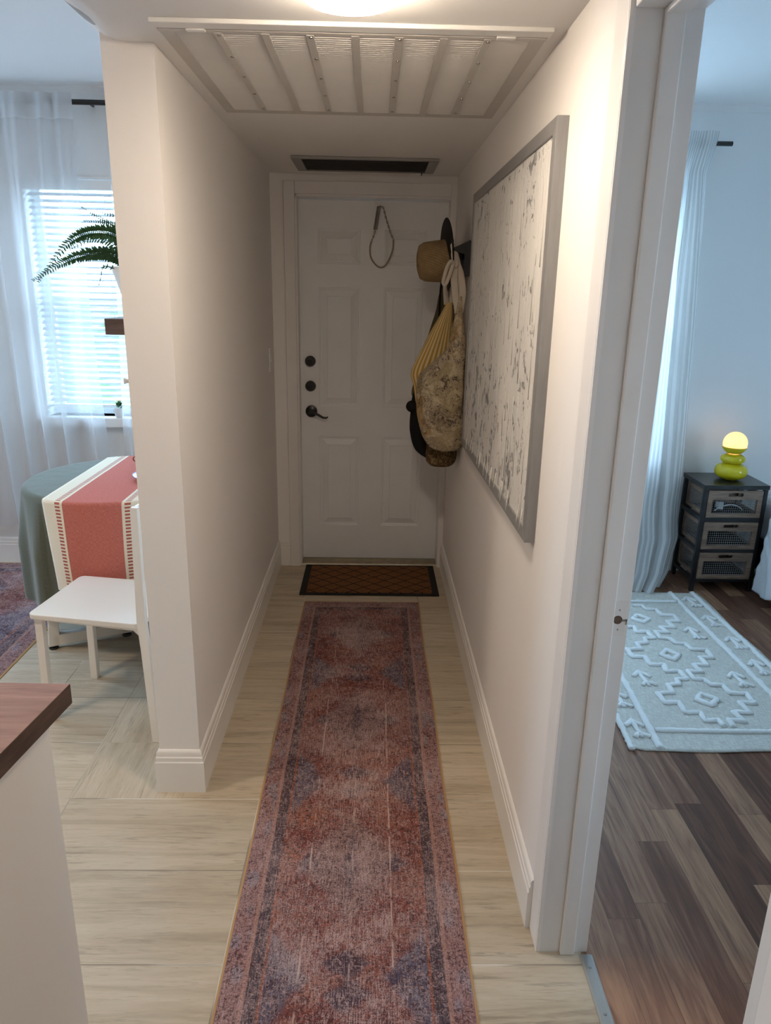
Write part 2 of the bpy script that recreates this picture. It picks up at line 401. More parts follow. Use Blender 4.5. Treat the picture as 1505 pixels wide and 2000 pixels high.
# table runner: cream borders, coral centre, coral dash ladder on each side; u metres from the centre
k = cloth('coral_runner', (.47, .125, .095), (.60, .20, .155), 700); uv = k.uv(); u, v, _ = k.sep(uv); au = k.M('ABSOLUTE', u)
coral = k.b.inputs['Base Color'].links[0].from_socket
cream = (.80, .71, .56)
dash = k.M('MULTIPLY', k.M('GREATER_THAN', k.M('FRACT', k.M('DIVIDE', v, .0145)), .45), k.M('MULTIPLY', k.M('GREATER_THAN', au, .130), k.M('LESS_THAN', au, .153)))
c = k.mix(k.M('GREATER_THAN', au, .119), coral, cream); c = k.mix(dash, c, (.42, .12, .09)); k.set('Base Color', c); M['coral'] = k.m
M['chair'] = plain('white_painted_chair', (.81, .755, .68), .38, .45)

# ------------------------------------------------------------------ room shell
def bb(*a): return MB().box(*a)
BP = [(0, 0), (.014, 0), (.014, .112), (.0115, .1155), (.0115, .129), (.0085, .133), (.0085, .1465), (.005, .153), (0, .156)]
YB = 4.12
struct('floor', bb(-3.6, .546, -2.6, 4.3, -.1, 0), M['tile'], 'beige travertine-look tile floor of the hall and dining area', 'floor')
struct('floor_bedroom', bb(.546, 4.4, -.6, 4.3, -.1, 0), M['planks'], 'brown wood-look plank floor of the bedroom', 'floor')
struct('wall_left', bb(-.676, -.546, 2.05, YB, 0, 2.205), M['wall'], 'white partition wall on the left side of the hall', 'wall')
struct('wall_right', MB().box(.432, .56, 1.433, YB, 0, 2.54).box(.432, .56, .60, 1.433, 2.08, 2.54).box(.432, .56, -2.6, .60, 0, 2.54), M['wall'], 'white wall on the right side of the hall', 'wall')
w = MB()
w.box(-.68, -.45, YB, 4.30, 0, 2.54).box(.415, .60, YB, 4.30, 0, 2.54).box(-.45, .415, YB, 4.30, 2.075, 2.54)
struct('wall_back', w, M['wall'], 'white end wall around the entry door', 'wall')
# dining far wall with window opening x -1.822..-1.00, z .885..2.12
WX0, WX1, WZ0, WZ1 = -1.822, -1.0, .885, 2.12
w = MB().box(-3.6, WX0, YB, 4.30, 0, 2.54).box(WX1, -.68, YB, 4.30, 0, 2.54).box(WX0, WX1, YB, 4.30, 0, WZ0).box(WX0, WX1, YB, 4.30, WZ1, 2.54)
struct('wall_dining', w, M['wall_cool'], 'white far wall of the dining area behind the sheer curtains', 'wall')
BX0, BX1, BZ0, BZ1 = .70, 1.52, .72, 2.12
w = MB().box(.60, BX0, 4.11, 4.30, 0, 2.54).box(BX1, 4.4, 4.11, 4.30, 0, 2.54).box(BX0, BX1, 4.11, 4.30, 0, BZ0).box(BX0, BX1, 4.11, 4.30, BZ1, 2.54)
struct('wall_bedroom', w, M['wall_cool'], 'pale wall behind the nightstand in the bedroom', 'wall')
w = MB().box(-3.75, -3.6, -2.75, 2.75, 0, 2.54).box(-3.75, -3.6, 3.95, 4.3, 0, 2.54).box(-3.75, -3.6, 2.75, 3.95, 0, 1.15).box(-3.75, -3.6, 2.75, 3.95, 2.35, 2.54)
struct('wall_kitchen', w, M['wall_cool'], 'white side wall of the kitchen and dining area', 'wall')
struct('wall_rear', bb(-3.75, .56, -2.75, -2.6, 0, 2.54), M['wall_cool'], 'white wall behind the camera', 'wall')
w = MB().box(4.4, 4.55, -.75, .9, 0, 2.54).box(4.4, 4.55, 1.9, 4.3, 0, 2.54).box(4.4, 4.55, .9, 1.9, 0, .7).box(4.4, 4.55, .9, 1.9, 2.0, 2.54)
struct('wall_bedroom_side', w, M['wall_cool'], 'white side wall of the bedroom', 'wall')
struct('wall_bedroom_rear', bb(.56, 4.55, -.75, -.6, 0, 2.54), M['wall_cool'], 'white near wall of the bedroom', 'wall')
# ceilings: the hall ceiling is dropped and has a rounded corner towards the dining area
poly = [(.432, 2.166), (-.615, 2.166), (-.640, 2.1695), (-.665, 2.179), (-.685, 2.191), (-.700, 2.203), (-.700, 2.54), (.432, 2.54)]
struct('ceiling_hall', MB().prism([(x, -2.6, z) for x, z in poly], (0, 2.6 + YB, 0)), M['ceil_hall'], 'low dropped ceiling over the hall', 'ceiling', smooth=40)
struct('ceiling_dining', bb(-3.75, .6, -2.75, 4.3, 2.54, 2.64), M['ceil'], 'higher white ceiling of the dining area', 'ceiling')
struct('ceiling_bedroom', bb(.6, 4.55, -.75, 4.3, 2.525, 2.64), M['ceil'], 'white ceiling of the bedroom', 'ceiling')
# skirting
struct('baseboard_left', MB().sweep([(-.676, YB), (-.676, 2.05), (-.546, 2.05), (-.546, YB)], BP), M['trim'], 'white moulded baseboard around the end of the left partition', 'baseboard', smooth=35)
struct('baseboard_right', MB().sweep([(.432, YB - .02), (.432, 1.505)], BP), M['trim'], 'white moulded baseboard along the right hall wall', 'baseboard', smooth=35)
struct('baseboard_back', MB().sweep([(-.5455, YB), (-.476, YB)], BP), M['trim'], 'short white baseboard beside the entry door casing', 'baseboard', smooth=35)
struct('baseboard_dining', MB().sweep([(-3.6, YB), (-.69, YB)], BP), M['trim'], 'white baseboard under the dining window', 'baseboard', smooth=35)
struct('baseboard_bedroom', MB().sweep([(.6, 4.11), (4.4, 4.11)], BP), M['trim'], 'white baseboard behind the nightstand', 'baseboard', smooth=35)
CR = [(0, 2.507), (.006, 2.507), (.010, 2.515), (.026, 2.531), (.028, 2.54), (0, 2.54)]
struct('trim_1', MB().sweep([(-3.6, YB), (-.69, YB)], CR), M['trim'], 'narrow white crown trim above the dining window', 'trim', smooth=30)
struct('trim_2', MB().sweep([(.6, 4.11), (4.4, 4.11)], [(a, b - .015) for a, b in CR]), M['trim'], 'narrow white crown trim above the bedroom curtain', 'trim', smooth=30)

# ------------------------------------------------------------------ entry door
YD = 4.2; X0, X1, Z0, Z1 = -.408, .398, .020, 2.052
def door_leaf():
    mb = MB(); rects = []
    for (a, b) in ((-.303, -.074), (.060, .289)):
        for (c, d) in ((1.727, 1.907), (.948, 1.606), (.229, .773)): rects.append((a, b, c, d))
    xs = sorted({X0, X1, -.303, -.074, .060, .289}); zs = sorted({Z0, Z1, 1.727, 1.907, .948, 1.606, .229, .773})
    for i in range(len(xs) - 1):
        for j in range(len(zs) - 1):
            a, b, c, d = xs[i], xs[i + 1], zs[j], zs[j + 1]
            if any(r[0] <= a and b <= r[1] and r[2] <= c and d <= r[3] for r in rects): continue
            mb.add([(a, YD, c), (b, YD, c), (b, YD, d), (a, YD, d)], [(0, 1, 2, 3)])
    prof = [(0, 0), (.002, .006), (.007, .006), (.010, .011), (.015, .012), (.018, .009), (.046, .001), (.047, -.001), (.050, -.0015), (.052, .0005)]
    for (a, b, c, d) in rects:
        L = []
        for (i, dy) in prof: L.append([(a + i, YD + dy, c + i), (b - i, YD + dy, c + i), (b - i, YD + dy, d - i), (a + i, YD + dy, d - i)])
        for p, q in zip(L, L[1:]):
            mb.add(p + q, [(n, (n + 1) % 4, 4 + (n + 1) % 4, 4 + n) for n in range(4)])
        mb.add(L[-1], [(0, 1, 2, 3)])
    y2 = YD + .045
    mb.add([(X0, YD, Z0), (X1, YD, Z0), (X1, YD, Z1), (X0, YD, Z1), (X0, y2, Z0), (X1, y2, Z0), (X1, y2, Z1), (X0, y2, Z1)],
           [(0, 4, 5, 1), (1, 5, 6, 2), (2, 6, 7, 3), (3, 7, 4, 0), (5, 4, 7, 6)])
    return mb
d1 = obj('door_1', door_leaf(), M['door']); d1['kind'] = 'structure'; d1['label'] = 'white six-panel entry door at the end of the hall'; d1['category'] = 'door'
for zc in (1.203, 1.063):
    o = obj('deadbolt', MB().lathe([(.0305, 0), (.0305, .006), (.029, .013), (.026, .017), (.0, .018)], (-.352, YD, zc), 36, (0, -1, 0)), M['black'], d1, smooth=40, label='round black deadbolt')
    obj('thumb_turn', MB().box(-.352 - .014, -.352 + .014, YD - .030, YD - .016, zc - .0045, zc + .0045), M['black'], o, bevel=.003)
hs = obj('handle_rose', MB().lathe([(.034, 0), (.034, .006), (.032, .012), (.020, .016), (.013, .018), (.012, .045), (.0, .046)], (-.349, YD, .919), 36, (0, -1, 0)), M['black'], d1, smooth=40, label='round black handle plate')
lv = [(-.349, YD - .050, .919), (-.325, YD - .053, .916), (-.300, YD - .054, .903), (-.280, YD - .053, .891), (-.262, YD - .052, .889), (-.250, YD - .051, .895)]
obj('lever', MB().tube(lv, [.010, .0095, .008, .0075, .007, .004], 10, flat=.9), M['black'], hs, smooth=60, label='black curved lever')
struct('trim_3', MB().box(-.475, -.417, 4.098, YB, 0, 2.128).box(.400, .432, 4.098, YB, 0, 2.128).box(-.417, .400, 4.098, YB, 2.067, 2.128), M['casing'], 'white painted casing around the entry door', 'trim', bevel=.003)
# mitre joint lines on the casing are slim gaps: thin grooves cut as shallow dark paint seams
struct('trim_4', MB().box(-.417, -.407, 4.105, 4.27, 0, 2.067).box(.3985, .410, 4.105, 4.27, 0, 2.067).box(-.417, .410, 4.105, 4.27, 2.0535, 2.067)
       .box(-.407, -.395, 4.246, 4.27, 0, 2.053).box(.386, .3985, 4.246, 4.27, 0, 2.053), M['casing'], 'white jamb of the entry door', 'trim', bevel=.002)
th = MB().prism([(-.407, 4.118, 0), (-.407, 4.122, .010), (-.407, 4.140, .012), (-.407, 4.150, .018), (-.407, 4.25, .018), (-.407, 4.25, 0)], (.8055, 0, 0))
for i in range(4): th.box(-.405, .397, 4.152 + i * .011, 4.157 + i * .011, .018, .0195)
tag(obj('door_sill_plate', th, plain('aged_brass_sill', (.42, .37, .28), .38, .5, .9, .25, 30)), 'ribbed dull metal sill plate under the entry door', 'door sill')

# ------------------------------------------------------------------ bedroom doorway
k = N('jamb_paint', .38, .5); p = k.pos(); x, y, z = k.sep(p)
f = k.noise(k.scale(p, (9, 9, 2.5)), 2, 4, .6)
k.set('Base Color', k.mix(f, (.74, .735, .725), (.83, .825, .815))); k.bump(k.noise(k.scale(p, (1, 1, .3)), 60, 3), .12, .001); M['jamb'] = k.m
JY = 1.433
struct('trim_5', MB().box(.4305, .4405, JY + .0035, 1.512, 0, 2.166), M['casing'], 'white casing strip beside the bedroom doorway on the hall wall', 'trim', bevel=.003)
jm = struct('trim_6', MB().box(.4405, .562, JY, JY + .02, 0, 2.08).box(.4325, .562, .60, .62, 0, 2.08).box(.4405, .562, .62, JY, 2.065, 2.08)
            , M['jamb'], 'white painted jamb of the bedroom doorway', 'trim', bevel=.0015)
obj('door_stop', MB().box(.4905, .527, JY - .011, JY, 0, 2.065).box(.4905, .527, .62, .631, 0, 2.065).box(.4905, .527, .631, JY - .011, 2.054, 2.065), M['jamb'], jm, bevel=.003)
sp = obj('strike_plate', MB().box(.529, .5565, JY - .0016, JY, .885, .965), plain('painted_strike', (.74, .73, .71), .45), jm, bevel=.0008)
kk = N('bare_wood_hole', .9); kk.set('Base Color', kk.mix(kk.noise(kk.pos(), 120, 4), (.025, .016, .012), (.20, .13, .09))); 
obj('latch_hole', MB().lathe([(.0105, 0), (.0100, .0022), (.0085, .0026), (0, .0027)], (.5375, JY, .922), 12, (0, -1, 0)), kk.m, sp, label='ragged dark latch hole')
obj('latch_lip', MB().box(.5475, .5575, JY - .0026, JY, .9185, .9235).box(.5545, .5575, JY - .0026, JY, .911, .9235), plain('worn_metal', (.25, .26, .24), .4, .5, .7), sp)
for zz in (.899, .945): obj('screw', MB().lathe([(.0022, 0), (.002, .0022), (0, .0023)], (.5395, JY, zz), 10, (0, -1, 0)), M['screw'], sp)
st = thing('threshold_strip', 'ribbed silver floor strip between tile and wood floor', 'floor strip', (.556, 1.02, 0))
s_ = MB().prism([(.540, .62, 0), (.540, .62, .002), (.545, .62, .0045), (.567, .62, .0045), (.572, .62, .002), (.572, .62, 0)], (0, JY - .62 - .012, 0))
for i in range(6): s_.box(.5465 + i * .0034, .5482 + i * .0034, .62, JY - .012, .0044, .0054)
obj('strip', s_, plain('anodised_aluminium', (.33, .345, .335), .45, .4, .35), st)
for yy in (1.385, 1.262, 1.0): obj('screw', MB().lathe([(.0042, 0), (.004, .0012), (0, .0015)], (.556, yy, .005), 12), M['screw'], st)
# bedroom door leaf standing ajar into the bedroom
dl = MB(); h0 = Vector((.575, .632, .008)); h1 = Vector((.896, 1.24, .008)); ax = (h1 - h0); nx = Vector((ax.y, -ax.x, 0)).normalized()
dl.obox(h0, ax, nx * .035, (0, 0, 2.03))
d2 = obj('door_2', dl, M['door'], bevel=.002); d2['kind'] = 'structure'; d2['label'] = 'white bedroom door edge at the lower right'; d2['category'] = 'door'
kb = h0 + ax * .91 + Vector((0, 0, .92))
obj('door_knob', MB().lathe([(.030, 0), (.029, .006), (.011, .010), (.011, .035), (.026, .042), (.029, .056), (.022, .068), (0, .071)], kb, 28, -nx), M['steel'], d2, smooth=40)

# ------------------------------------------------------------------ ceiling fittings
CZ = 2.166
cl = thing('ceiling_light', 'round glowing ceiling light at the top edge of the photo', 'ceiling light', (-.052, 1.631, CZ))
obj('base_ring', MB().lathe([(.092, 0), (.103, -.004), (.1035, -.014), (.100, -.020), (.096, -.020), (.096, -.004)], (-.052, 1.631, CZ), 64), M['white'], cl, smooth=40)
obj('diffuser', MB().lathe([(.0965, -.006), (.0965, -.026), (.090, -.036), (.06, -.043), (0, -.045)], (-.052, 1.631, CZ), 64), emit('warm_led', (1.0, .82, .63), 104), cl, smooth=40)
kg = thing('ceiling_light', 'unseen round ceiling light added to brighten the kitchen and dining area', 'ceiling light', (-1.95, 1.55, 2.54))  # out-of-view lamp, added to lift the light on chair, counter and floor
obj('base_ring', MB().lathe([(.17, 0), (.183, -.004), (.183, -.03), (.175, -.034)], (-1.95, 1.55, 2.54), 48), M['white'], kg, smooth=40)
obj('diffuser', MB().lathe([(.174, -.008), (.174, -.036), (.10, -.046), (0, -.048)], (-1.95, 1.55, 2.54), 48), emit('added_fill_led', (1.0, .81, .61), 72), kg, smooth=40)

gz = CZ
ag = thing('air_return_grille', 'large white louvred air return grille in the hall ceiling', 'air grille', (-.055, 2.3, gz))
mg = plain('grille_paint', (.78, .755, .72), .45, .4, 0, .05, 12, .1, 120)
mb_ = plain('grille_band_paint', (.60, .575, .54), .5, .35, 0, .06, 14, .1, 120)
fr_ = MB(); gy0, gy1, gx0, gx1 = 1.918, 2.752, -.503, .394
fr_.box(gx0, gx1, gy0, gy0 + .018, gz - .010, gz).box(gx0, gx1, gy1 - .045, gy1, gz - .007, gz)
fr_.box(gx0, gx0 + .036, gy0 + .018, gy1 - .045, gz - .007, gz).box(gx1 - .036, gx1, gy0 + .018, gy1 - .045, gz - .007, gz)
obj('frame', fr_, mb_, ag, bevel=.0015)
fl = MB(); n_ = 52
for i in range(n_):
    y0 = gy0 + .018 + (gy1 - .045 - gy0 - .018) * i / n_; dy = (gy1 - .045 - gy0 - .018) / n_
    fl.prism([(gx0 + .036, y0, gz - .0098), (gx0 + .036, y0 + dy * .80, gz - .0026), (gx0 + .036, y0 + dy, gz - .0010), (gx0 + .036, y0 + dy, gz), (gx0 + .036, y0, gz)], (gx1 - gx0 - .072, 0, 0))
obj('louvres', fl, mg, ag)
barx = [-.368, -.258, -.155, -.050, .052, .156, .258]
for i, bx in enumerate(barx):
    w_ = .0095
    b_ = obj('band', MB().box(bx - w_, bx + w_, gy0 + .014, gy1 - .04, gz - .0112, gz - .004), mb_, ag, bevel=.001)
    if i % 2 == 0:
        for yy in (1.945, 2.11, 2.29, 2.475, 2.66):
            obj('screw', MB().lathe([(.0045, 0), (.0042, -.0018), (.0012, -.0022), (0, -.0016)], (bx + .002, yy, gz - .0112), 12), M['screw'], b_)
for tx in (-.413, .297):
    obj('latch_tab', MB().box(tx - .022, tx + .022, 1.908, 1.925, gz - .0135, gz - .009), M['white'], ag, bevel=.002)
obj('front_trim_bar', MB().box(-.508, .399, 1.870, 1.910, gz - .010, gz).box(-.500, .390, 1.908, 1.922, gz - .004, gz), M['white'], ag, bevel=.0025)

cv = thing('ceiling_vent', 'dark grey slatted vent in the ceiling just before the entry door', 'vent', (-.045, 3.78, CZ))
vm_ = plain('vent_grey_metal', (.30, .29, .28), .45, .4, .2); vd = plain('vent_dark_slats', (.085, .08, .078), .5, .4)
vx0, vx1, vy0, vy1 = -.380, .290, 3.592, 3.968
obj('frame', MB().box(vx0, vx1, vy0, vy0 + .022, CZ - .012, CZ).box(vx0, vx1, vy1 - .022, vy1, CZ - .012, CZ).box(vx0, vx0 + .045, vy0 + .022, vy1 - .022, CZ - .014, CZ).box(vx1 - .045, vx1, vy0 + .022, vy1 - .022, CZ - .014, CZ), vm_, cv, bevel=.003)
sl = MB().box(vx0 + .04, vx1 - .04, vy0 + .02, vy1 - .02, CZ - .002, CZ)
for i in range(13):
    y0 = vy0 + .026 + i * .0248
    sl.obox((vx0 + .045, y0, CZ - .012), (vx1 - vx0 - .09, 0, 0), (0, .016, .009), (0, -.0008, .0015))
obj('slats', sl, vd, cv)
obj('damper_lever', MB().box(vx1 - .062, vx1 - .057, vy1 - .05, vy1 - .012, CZ - .024, CZ - .012), M['black'], cv)

# ------------------------------------------------------------------ leash on the door
lt = thing('leash_loop', 'spring, chain and rope loop hanging from a hook at the top of the entry door', 'leash', (.018, 4.185, 2.05))
brass = plain('dull_brass', (.30, .25, .17), .4, .5, .8); rope = plain('tan_rope', (.34, .29, .20), .9, .2, 0, .3, 200)
obj('hook', MB().lathe([(.006, 0), (.014, .004), (.014, .012), (.005, .016), (.004, .026), (0, .027)], (.014, 4.198, 2.038), 16, (0, -1, 0)).tube([(.014, 4.173, 2.038), (.016, 4.170, 2.026), (.021, 4.172, 2.018), (.028, 4.175, 2.024)], .003, 8), M['white'], lt, smooth=40)
a_, b_ = Vector((.024, 4.170, 2.020)), Vector((.006, 4.168, 1.905)); sp_ = []
dd = (b_ - a_); e1 = Vector((1, 0, .15)).normalized(); e2 = dd.normalized().cross(e1)
for i in range(20 * 10 + 1):
    t = i / 200; an = t * 20 * 2 * PI; sp_.append(a_ + dd * t + e1 * (.0105 * math.cos(an)) + e2 * (.0105 * math.sin(an)))
obj('coil_spring', MB().tube(sp_, .0018, 6), M['screw'], lt, smooth=True, label='grey coil spring')
def chain(P, n, r=.0062, wr=.0016):
    mb = MB(); P = [Vector(p) for p in P]
    L = [0]
    for p, q in zip(P, P[1:]): L.append(L[-1] + (q - p).length)
    def at(s):
        for i in range(len(P) - 1):
            if s <= L[i + 1] + 1e-9: return P[i].lerp(P[i + 1], (s - L[i]) / (L[i + 1] - L[i]))
        return P[-1]
    for i in range(n):
        c0, c1 = at(L[-1] * i / n), at(L[-1] * (i + 1) / n); ce = (c0 + c1) / 2; dr = (c1 - c0); l = dr.length * .64; dr.normalize()
        sd = Vector((1, 0, 0)) if i % 2 else Vector((0, 1, 0)); sd = (sd - dr * sd.dot(dr)).normalized()
        mb.tube([ce + dr * (l * math.cos(t)) + sd * (r * .62 * math.sin(t)) for t in [2 * PI * j / 12 for j in range(12)]], wr, 5, closed=True)
    return mb
obj('chain', chain([(.030, 4.170, 2.020), (.046, 4.170, 2.018), (.058, 4.172, 1.975), (.075, 4.175, 1.925), (.090, 4.178, 1.885), (.104, 4.18, 1.855)], 15), brass, lt, smooth=True, label='dull brass chain')
obj('chain', chain([(.006, 4.168, 1.905), (.002, 4.17, 1.885), (-.006, 4.175, 1.865), (-.014, 4.178, 1.845)], 6), brass, lt, smooth=True, label='short brass chain')
rp = [(-.014, 4.178, 1.845), (-.021, 4.18, 1.815), (-.018, 4.18, 1.77), (.002, 4.18, 1.735), (.032, 4.178, 1.714), (.060, 4.178, 1.722), (.085, 4.18, 1.760), (.102, 4.18, 1.81), (.104, 4.18, 1.855)]
def smoothpath(P, n):
    P = [Vector(p) for p in P]; out = []
    for i in range(len(P) - 1):
        p0, p1, p2, p3 = P[max(i - 1, 0)], P[i], P[i + 1], P[min(i + 2, len(P) - 1)]
        for j in range(n):
            t = j / n
            out.append(.5 * ((2 * p1) + (p2 - p0) * t + (2 * p0 - 5 * p1 + 4 * p2 - p3) * t * t + (3 * p1 - p0 - 3 * p2 + p3) * t ** 3))
    return out + [P[-1]]
obj('rope_loop', MB().tube(smoothpath(rp, 6), .0042, 8), rope, lt, smooth=True, label='tan rope loop')

# hall light switch on the left wall, seen edge on
sw = thing('light_switch', 'white light switch on the left hall wall near the entry door', 'light switch', (-.546, 3.95, 1.17))
obj('plate', MB().box(-.546, -.540, 3.915, 3.985, 1.168, 1.288), M['white'], sw, bevel=.002)
obj('toggle', MB().box(-.541, -.532, 3.943, 3.957, 1.218, 1.238), M['white'], sw, bevel=.002)

# ------------------------------------------------------------------ doormat and runner
dm = thing('doormat', 'small brown doormat with black diamond lattice in front of the entry door', 'doormat', (0, 3.89, 0))
mx0, mx1, my0, my1 = -.383, .380, 3.662, 4.106
k = N('coir_lattice', .95, .1); p = k.pos(); x, y, z = k.sep(p)
A_ = k.M('DIVIDE', k.M('SUBTRACT', x, mx0), .1165); B_ = k.M('DIVIDE', k.M('SUBTRACT', y, my0), .0985)
def tri(a): return k.M('ABSOLUTE', k.M('SUBTRACT', k.M('FRACT', a), .5))
d1_ = tri(k.M('ADD', A_, B_)); d2_ = tri(k.M('SUBTRACT', A_, B_))
ln = k.M('MAXIMUM', k.step(d1_, .455, .475), k.step(d2_, .455, .475)); nz = k.noise(k.scale(p, (60, 90, 60)), 4, 4, .7)
co = k.ramp(nz, [(.3, (.055, .022, .010)), (.5, (.20, .088, .036)), (.7, (.36, .18, .085))])
k.set('Base Color', k.mix(ln, co, (.010, .010, .010))); k.bump(k.M('SUBTRACT', nz, k.M('MULTIPLY', ln, .8)), .8, .006); M['coir'] = k.m
obj('rubber_border', MB().box(mx0, mx1, my0, my0 + .022, 0, .009).box(mx0, mx1, my1 - .022, my1, 0, .009).box(mx0, mx0 + .036, my0 + .022, my1 - .022, 0, .009).box(mx1 - .036, mx1, my0 + .022, my1 - .022, 0, .009), plain('black_rubber', (.012, .012, .012), .8, .3), dm, bevel=.003, label='black rubber border')
obj('coir_pad', MB().grid(lambda a, b: (mx0 + .036 + a * (mx1 - mx0 - .072), my0 + .022 + b * (my1 - my0 - .044), .0105 + .0012 * mnoise.noise((a * 40, b * 25, 1))), 40, 24).box(mx0 + .036, mx1 - .036, my0 + .022, my1 - .022, 0, .0085), M['coir'], dm, smooth=40)

def rug_grid(name, m, cx, hw, y0, y1, fn, nu, nv, label, cat):
    def P(a, b):
        x = -hw + a * 2 * hw; y = y0 + b * (y1 - y0)
        dx, h = fn(x, y); e = min(a, 1 - a) * 2 * hw
        return (cx + x + dx, y, .0012 + h + .0028 * min(1, e / .004))
    mb = MB().grid(P, nu, nv, uv=lambda a, b: (-hw + a * 2 * hw, y0 + b * (y1 - y0)))
    n = len(mb.v); ring = list(range(nu + 1)) + [(j + 1) * (nu + 1) - 1 for j in range(1, nv + 1)] + [nv * (nu + 1) + i for i in range(nu - 1, -1, -1)] + [j * (nu + 1) for j in range(nv - 1, 0, -1)]
    mb.add([(mb.v[i][0], mb.v[i][1], 0) for i in ring], [], [mb.t[i] for i in ring]); r = len(ring)
    mb.f += [(ring[i], n + i, n + (i + 1) % r, ring[(i + 1) % r]) for i in range(r)]
    o = obj(name, mb, m, smooth=50); return tag(o, label, cat)
def creases(x, y):
    h = 0
    for cx, w, st, yy0, yy1 in ((-.115, .0045, .0042, 1.9, 2.75), (.112, .005, .0040, 1.3, 2.6), (-.125, .004, .0035, .4, 1.9), (.105, .004, .003, 2.55, 3.3), (.005, .006, .002, .6, 3.4)):
        if yy0 < y < yy1:
            f = min(1, (y - yy0) / .1, (yy1 - y) / .1); h += st * f * math.exp(-((x - cx - .006 * math.sin(y * 7)) / w) ** 2)
    for cy, sl_, x0, x1, st in ((3.03, .02, .03, .31, .006), (2.22, -.55, .04, .28, .007), (2.15, -.25, -.3, -.2, .004), (3.19, 0, -.3, .3, .003), (1.96, -.5, .08, .25, .005), (1.99, .02, -.10, .05, .003)):
        if x0 < x < x1:
            f = min(1, (x - x0) / .03, (x1 - x) / .03); h += st * f * math.exp(-((y - cy - sl_ * (x - x0)) / .007) ** 2)
    h += .0016 * (mnoise.noise((x * 9, y * 5, .3)) + 1)
    e = .0045 * mnoise.noise((0, y * 2.1, 5)) * (1 if x > 0 else .7)
    return e * abs(x) / .3, h
rug_grid('runner_rug', M['runner'], -.043, .305, .30, 3.572, creases, 90, 520, 'long faded red and blue patterned runner rug along the hall floor', 'rug')

# ------------------------------------------------------------------ painting
pt = thing('painting', 'large off-white textured abstract painting in a grey frame on the right hall wall', 'painting', (.432, 2.51, .95))
FX = .404; fw = .034
fc = {'nt': (1.802, 1.976), 'nb': (1.802, .967), 'ft': (3.222, 1.976), 'fb': (3.222, .937)}
def inset(y, z, sy, sz): return (y + sy * fw, z + sz * fw)
inn = {'nt': inset(*fc['nt'], 1, -1), 'nb': inset(*fc['nb'], 1, 1), 'ft': inset(*fc['ft'], -1, -1), 'fb': inset(*fc['fb'], -1, 1)}
k = N('grey_frame_metal', .42, .5); k.set('Base Color', k.mix(k.noise(k.scale(k.pos(), (30, 30, 4)), 3, 3), (.27, .27, .275), (.36, .36, .365))); k.set('Metallic', .35); M['frame'] = k.m
for a, b in (('nt', 'ft'), ('ft', 'fb'), ('fb', 'nb'), ('nb', 'nt')):
    q = [fc[a], fc[b], inn[b], inn[a]]
    o = obj('frame_bar', MB().prism([(FX, y, z) for y, z in q], (.0285, 0, 0)), M['frame'], pt, bevel=.0012); fix_normals(o)
k = N('impasto_canvas', .6, .35); p = k.pos(); x, y, z = k.sep(p)
V = k.comb(0, k.M('MULTIPLY', y, 22), k.M('MULTIPLY', z, 19))
fl1 = k.noise(V, 1.0, 5, .68, .8); dens = k.noise(k.comb(0, k.M('MULTIPLY', y, 4.2), k.M('MULTIPLY', z, 2.2)), 1.2, 4)
low = k.M('MULTIPLY', k.step(z, 1.6, 1.0), .055)
fk = k.step(k.M('ADD', k.M('ADD', fl1, k.M('MULTIPLY', k.M('SUBTRACT', dens, .5), .42)), low), .606, .626)
V2 = k.comb(0, k.M('MULTIPLY', y, 130), k.M('MULTIPLY', z, 9)); drip = k.noise(V2, 1, 3, .6); lump = k.noise(k.scale(p, (30, 60, 25)), 1, 4, .65)
g1_ = k.noise(k.comb(0, k.M('MULTIPLY', y, 60), k.M('MULTIPLY', z, 24)), 1, 3)
cw = k.mix(k.step(dens, .35, .7), (.72, .71, .69), (.66, .655, .645))
k.set('Base Color', k.mix(k.M('MULTIPLY', fk, k.ramp(g1_, [(.3, .35), (.65, .95)])), cw, (.085, .088, .092)))
k.bump(k.M('SUBTRACT', k.M('ADD', k.M('MULTIPLY', k.step(drip, .5, .75), .8), k.M('MULTIPLY', lump, .7)), k.M('MULTIPLY', fk, .6)), .7, .006); M['canvas'] = k.m
cvq = [inn['nt'], inn['ft'], inn['fb'], inn['nb']]
dr = MB(); r3 = random.Random(3)
for i in range(70):
    y = r3.uniform(1.87, 3.16); zt = r3.uniform(1.08, 1.9); L = r3.uniform(.05, .28); L = min(L, zt - 1.0)
    dr.tube([(FX + .0050, y, zt), (FX + .0042, y + .001, zt - L * .5), (FX + .0040, y + .0005, zt - L)], [.0009, .0012, .0017], 6, flat=.6)
for i in range(17):
    y = r3.uniform(1.85, 3.15); zb = .967 - .030 * (y - 1.8) / 1.42; L = r3.uniform(.006, .030)
    dr.tube([(FX + .003, y, zb + .075), (FX - .0008, y, zb + .034), (FX - .0014, y, zb + .036 - L)], [.0012, .0014, .0017], 6)
cvm = MB().prism([(FX + .0055, y, z) for y, z in cvq], (.02, 0, 0)); nf = len(cvm.f); cvm.add(dr.v, dr.f)
o = obj('canvas', cvm, M['canvas'], pt); fix_normals(o); o.data.materials.append(plain('white_paint_drips', (.74, .73, .71), .45))
for pl_ in o.data.polygons:
    if pl_.index >= nf: pl_.material_index = 1; pl_.use_smooth = True

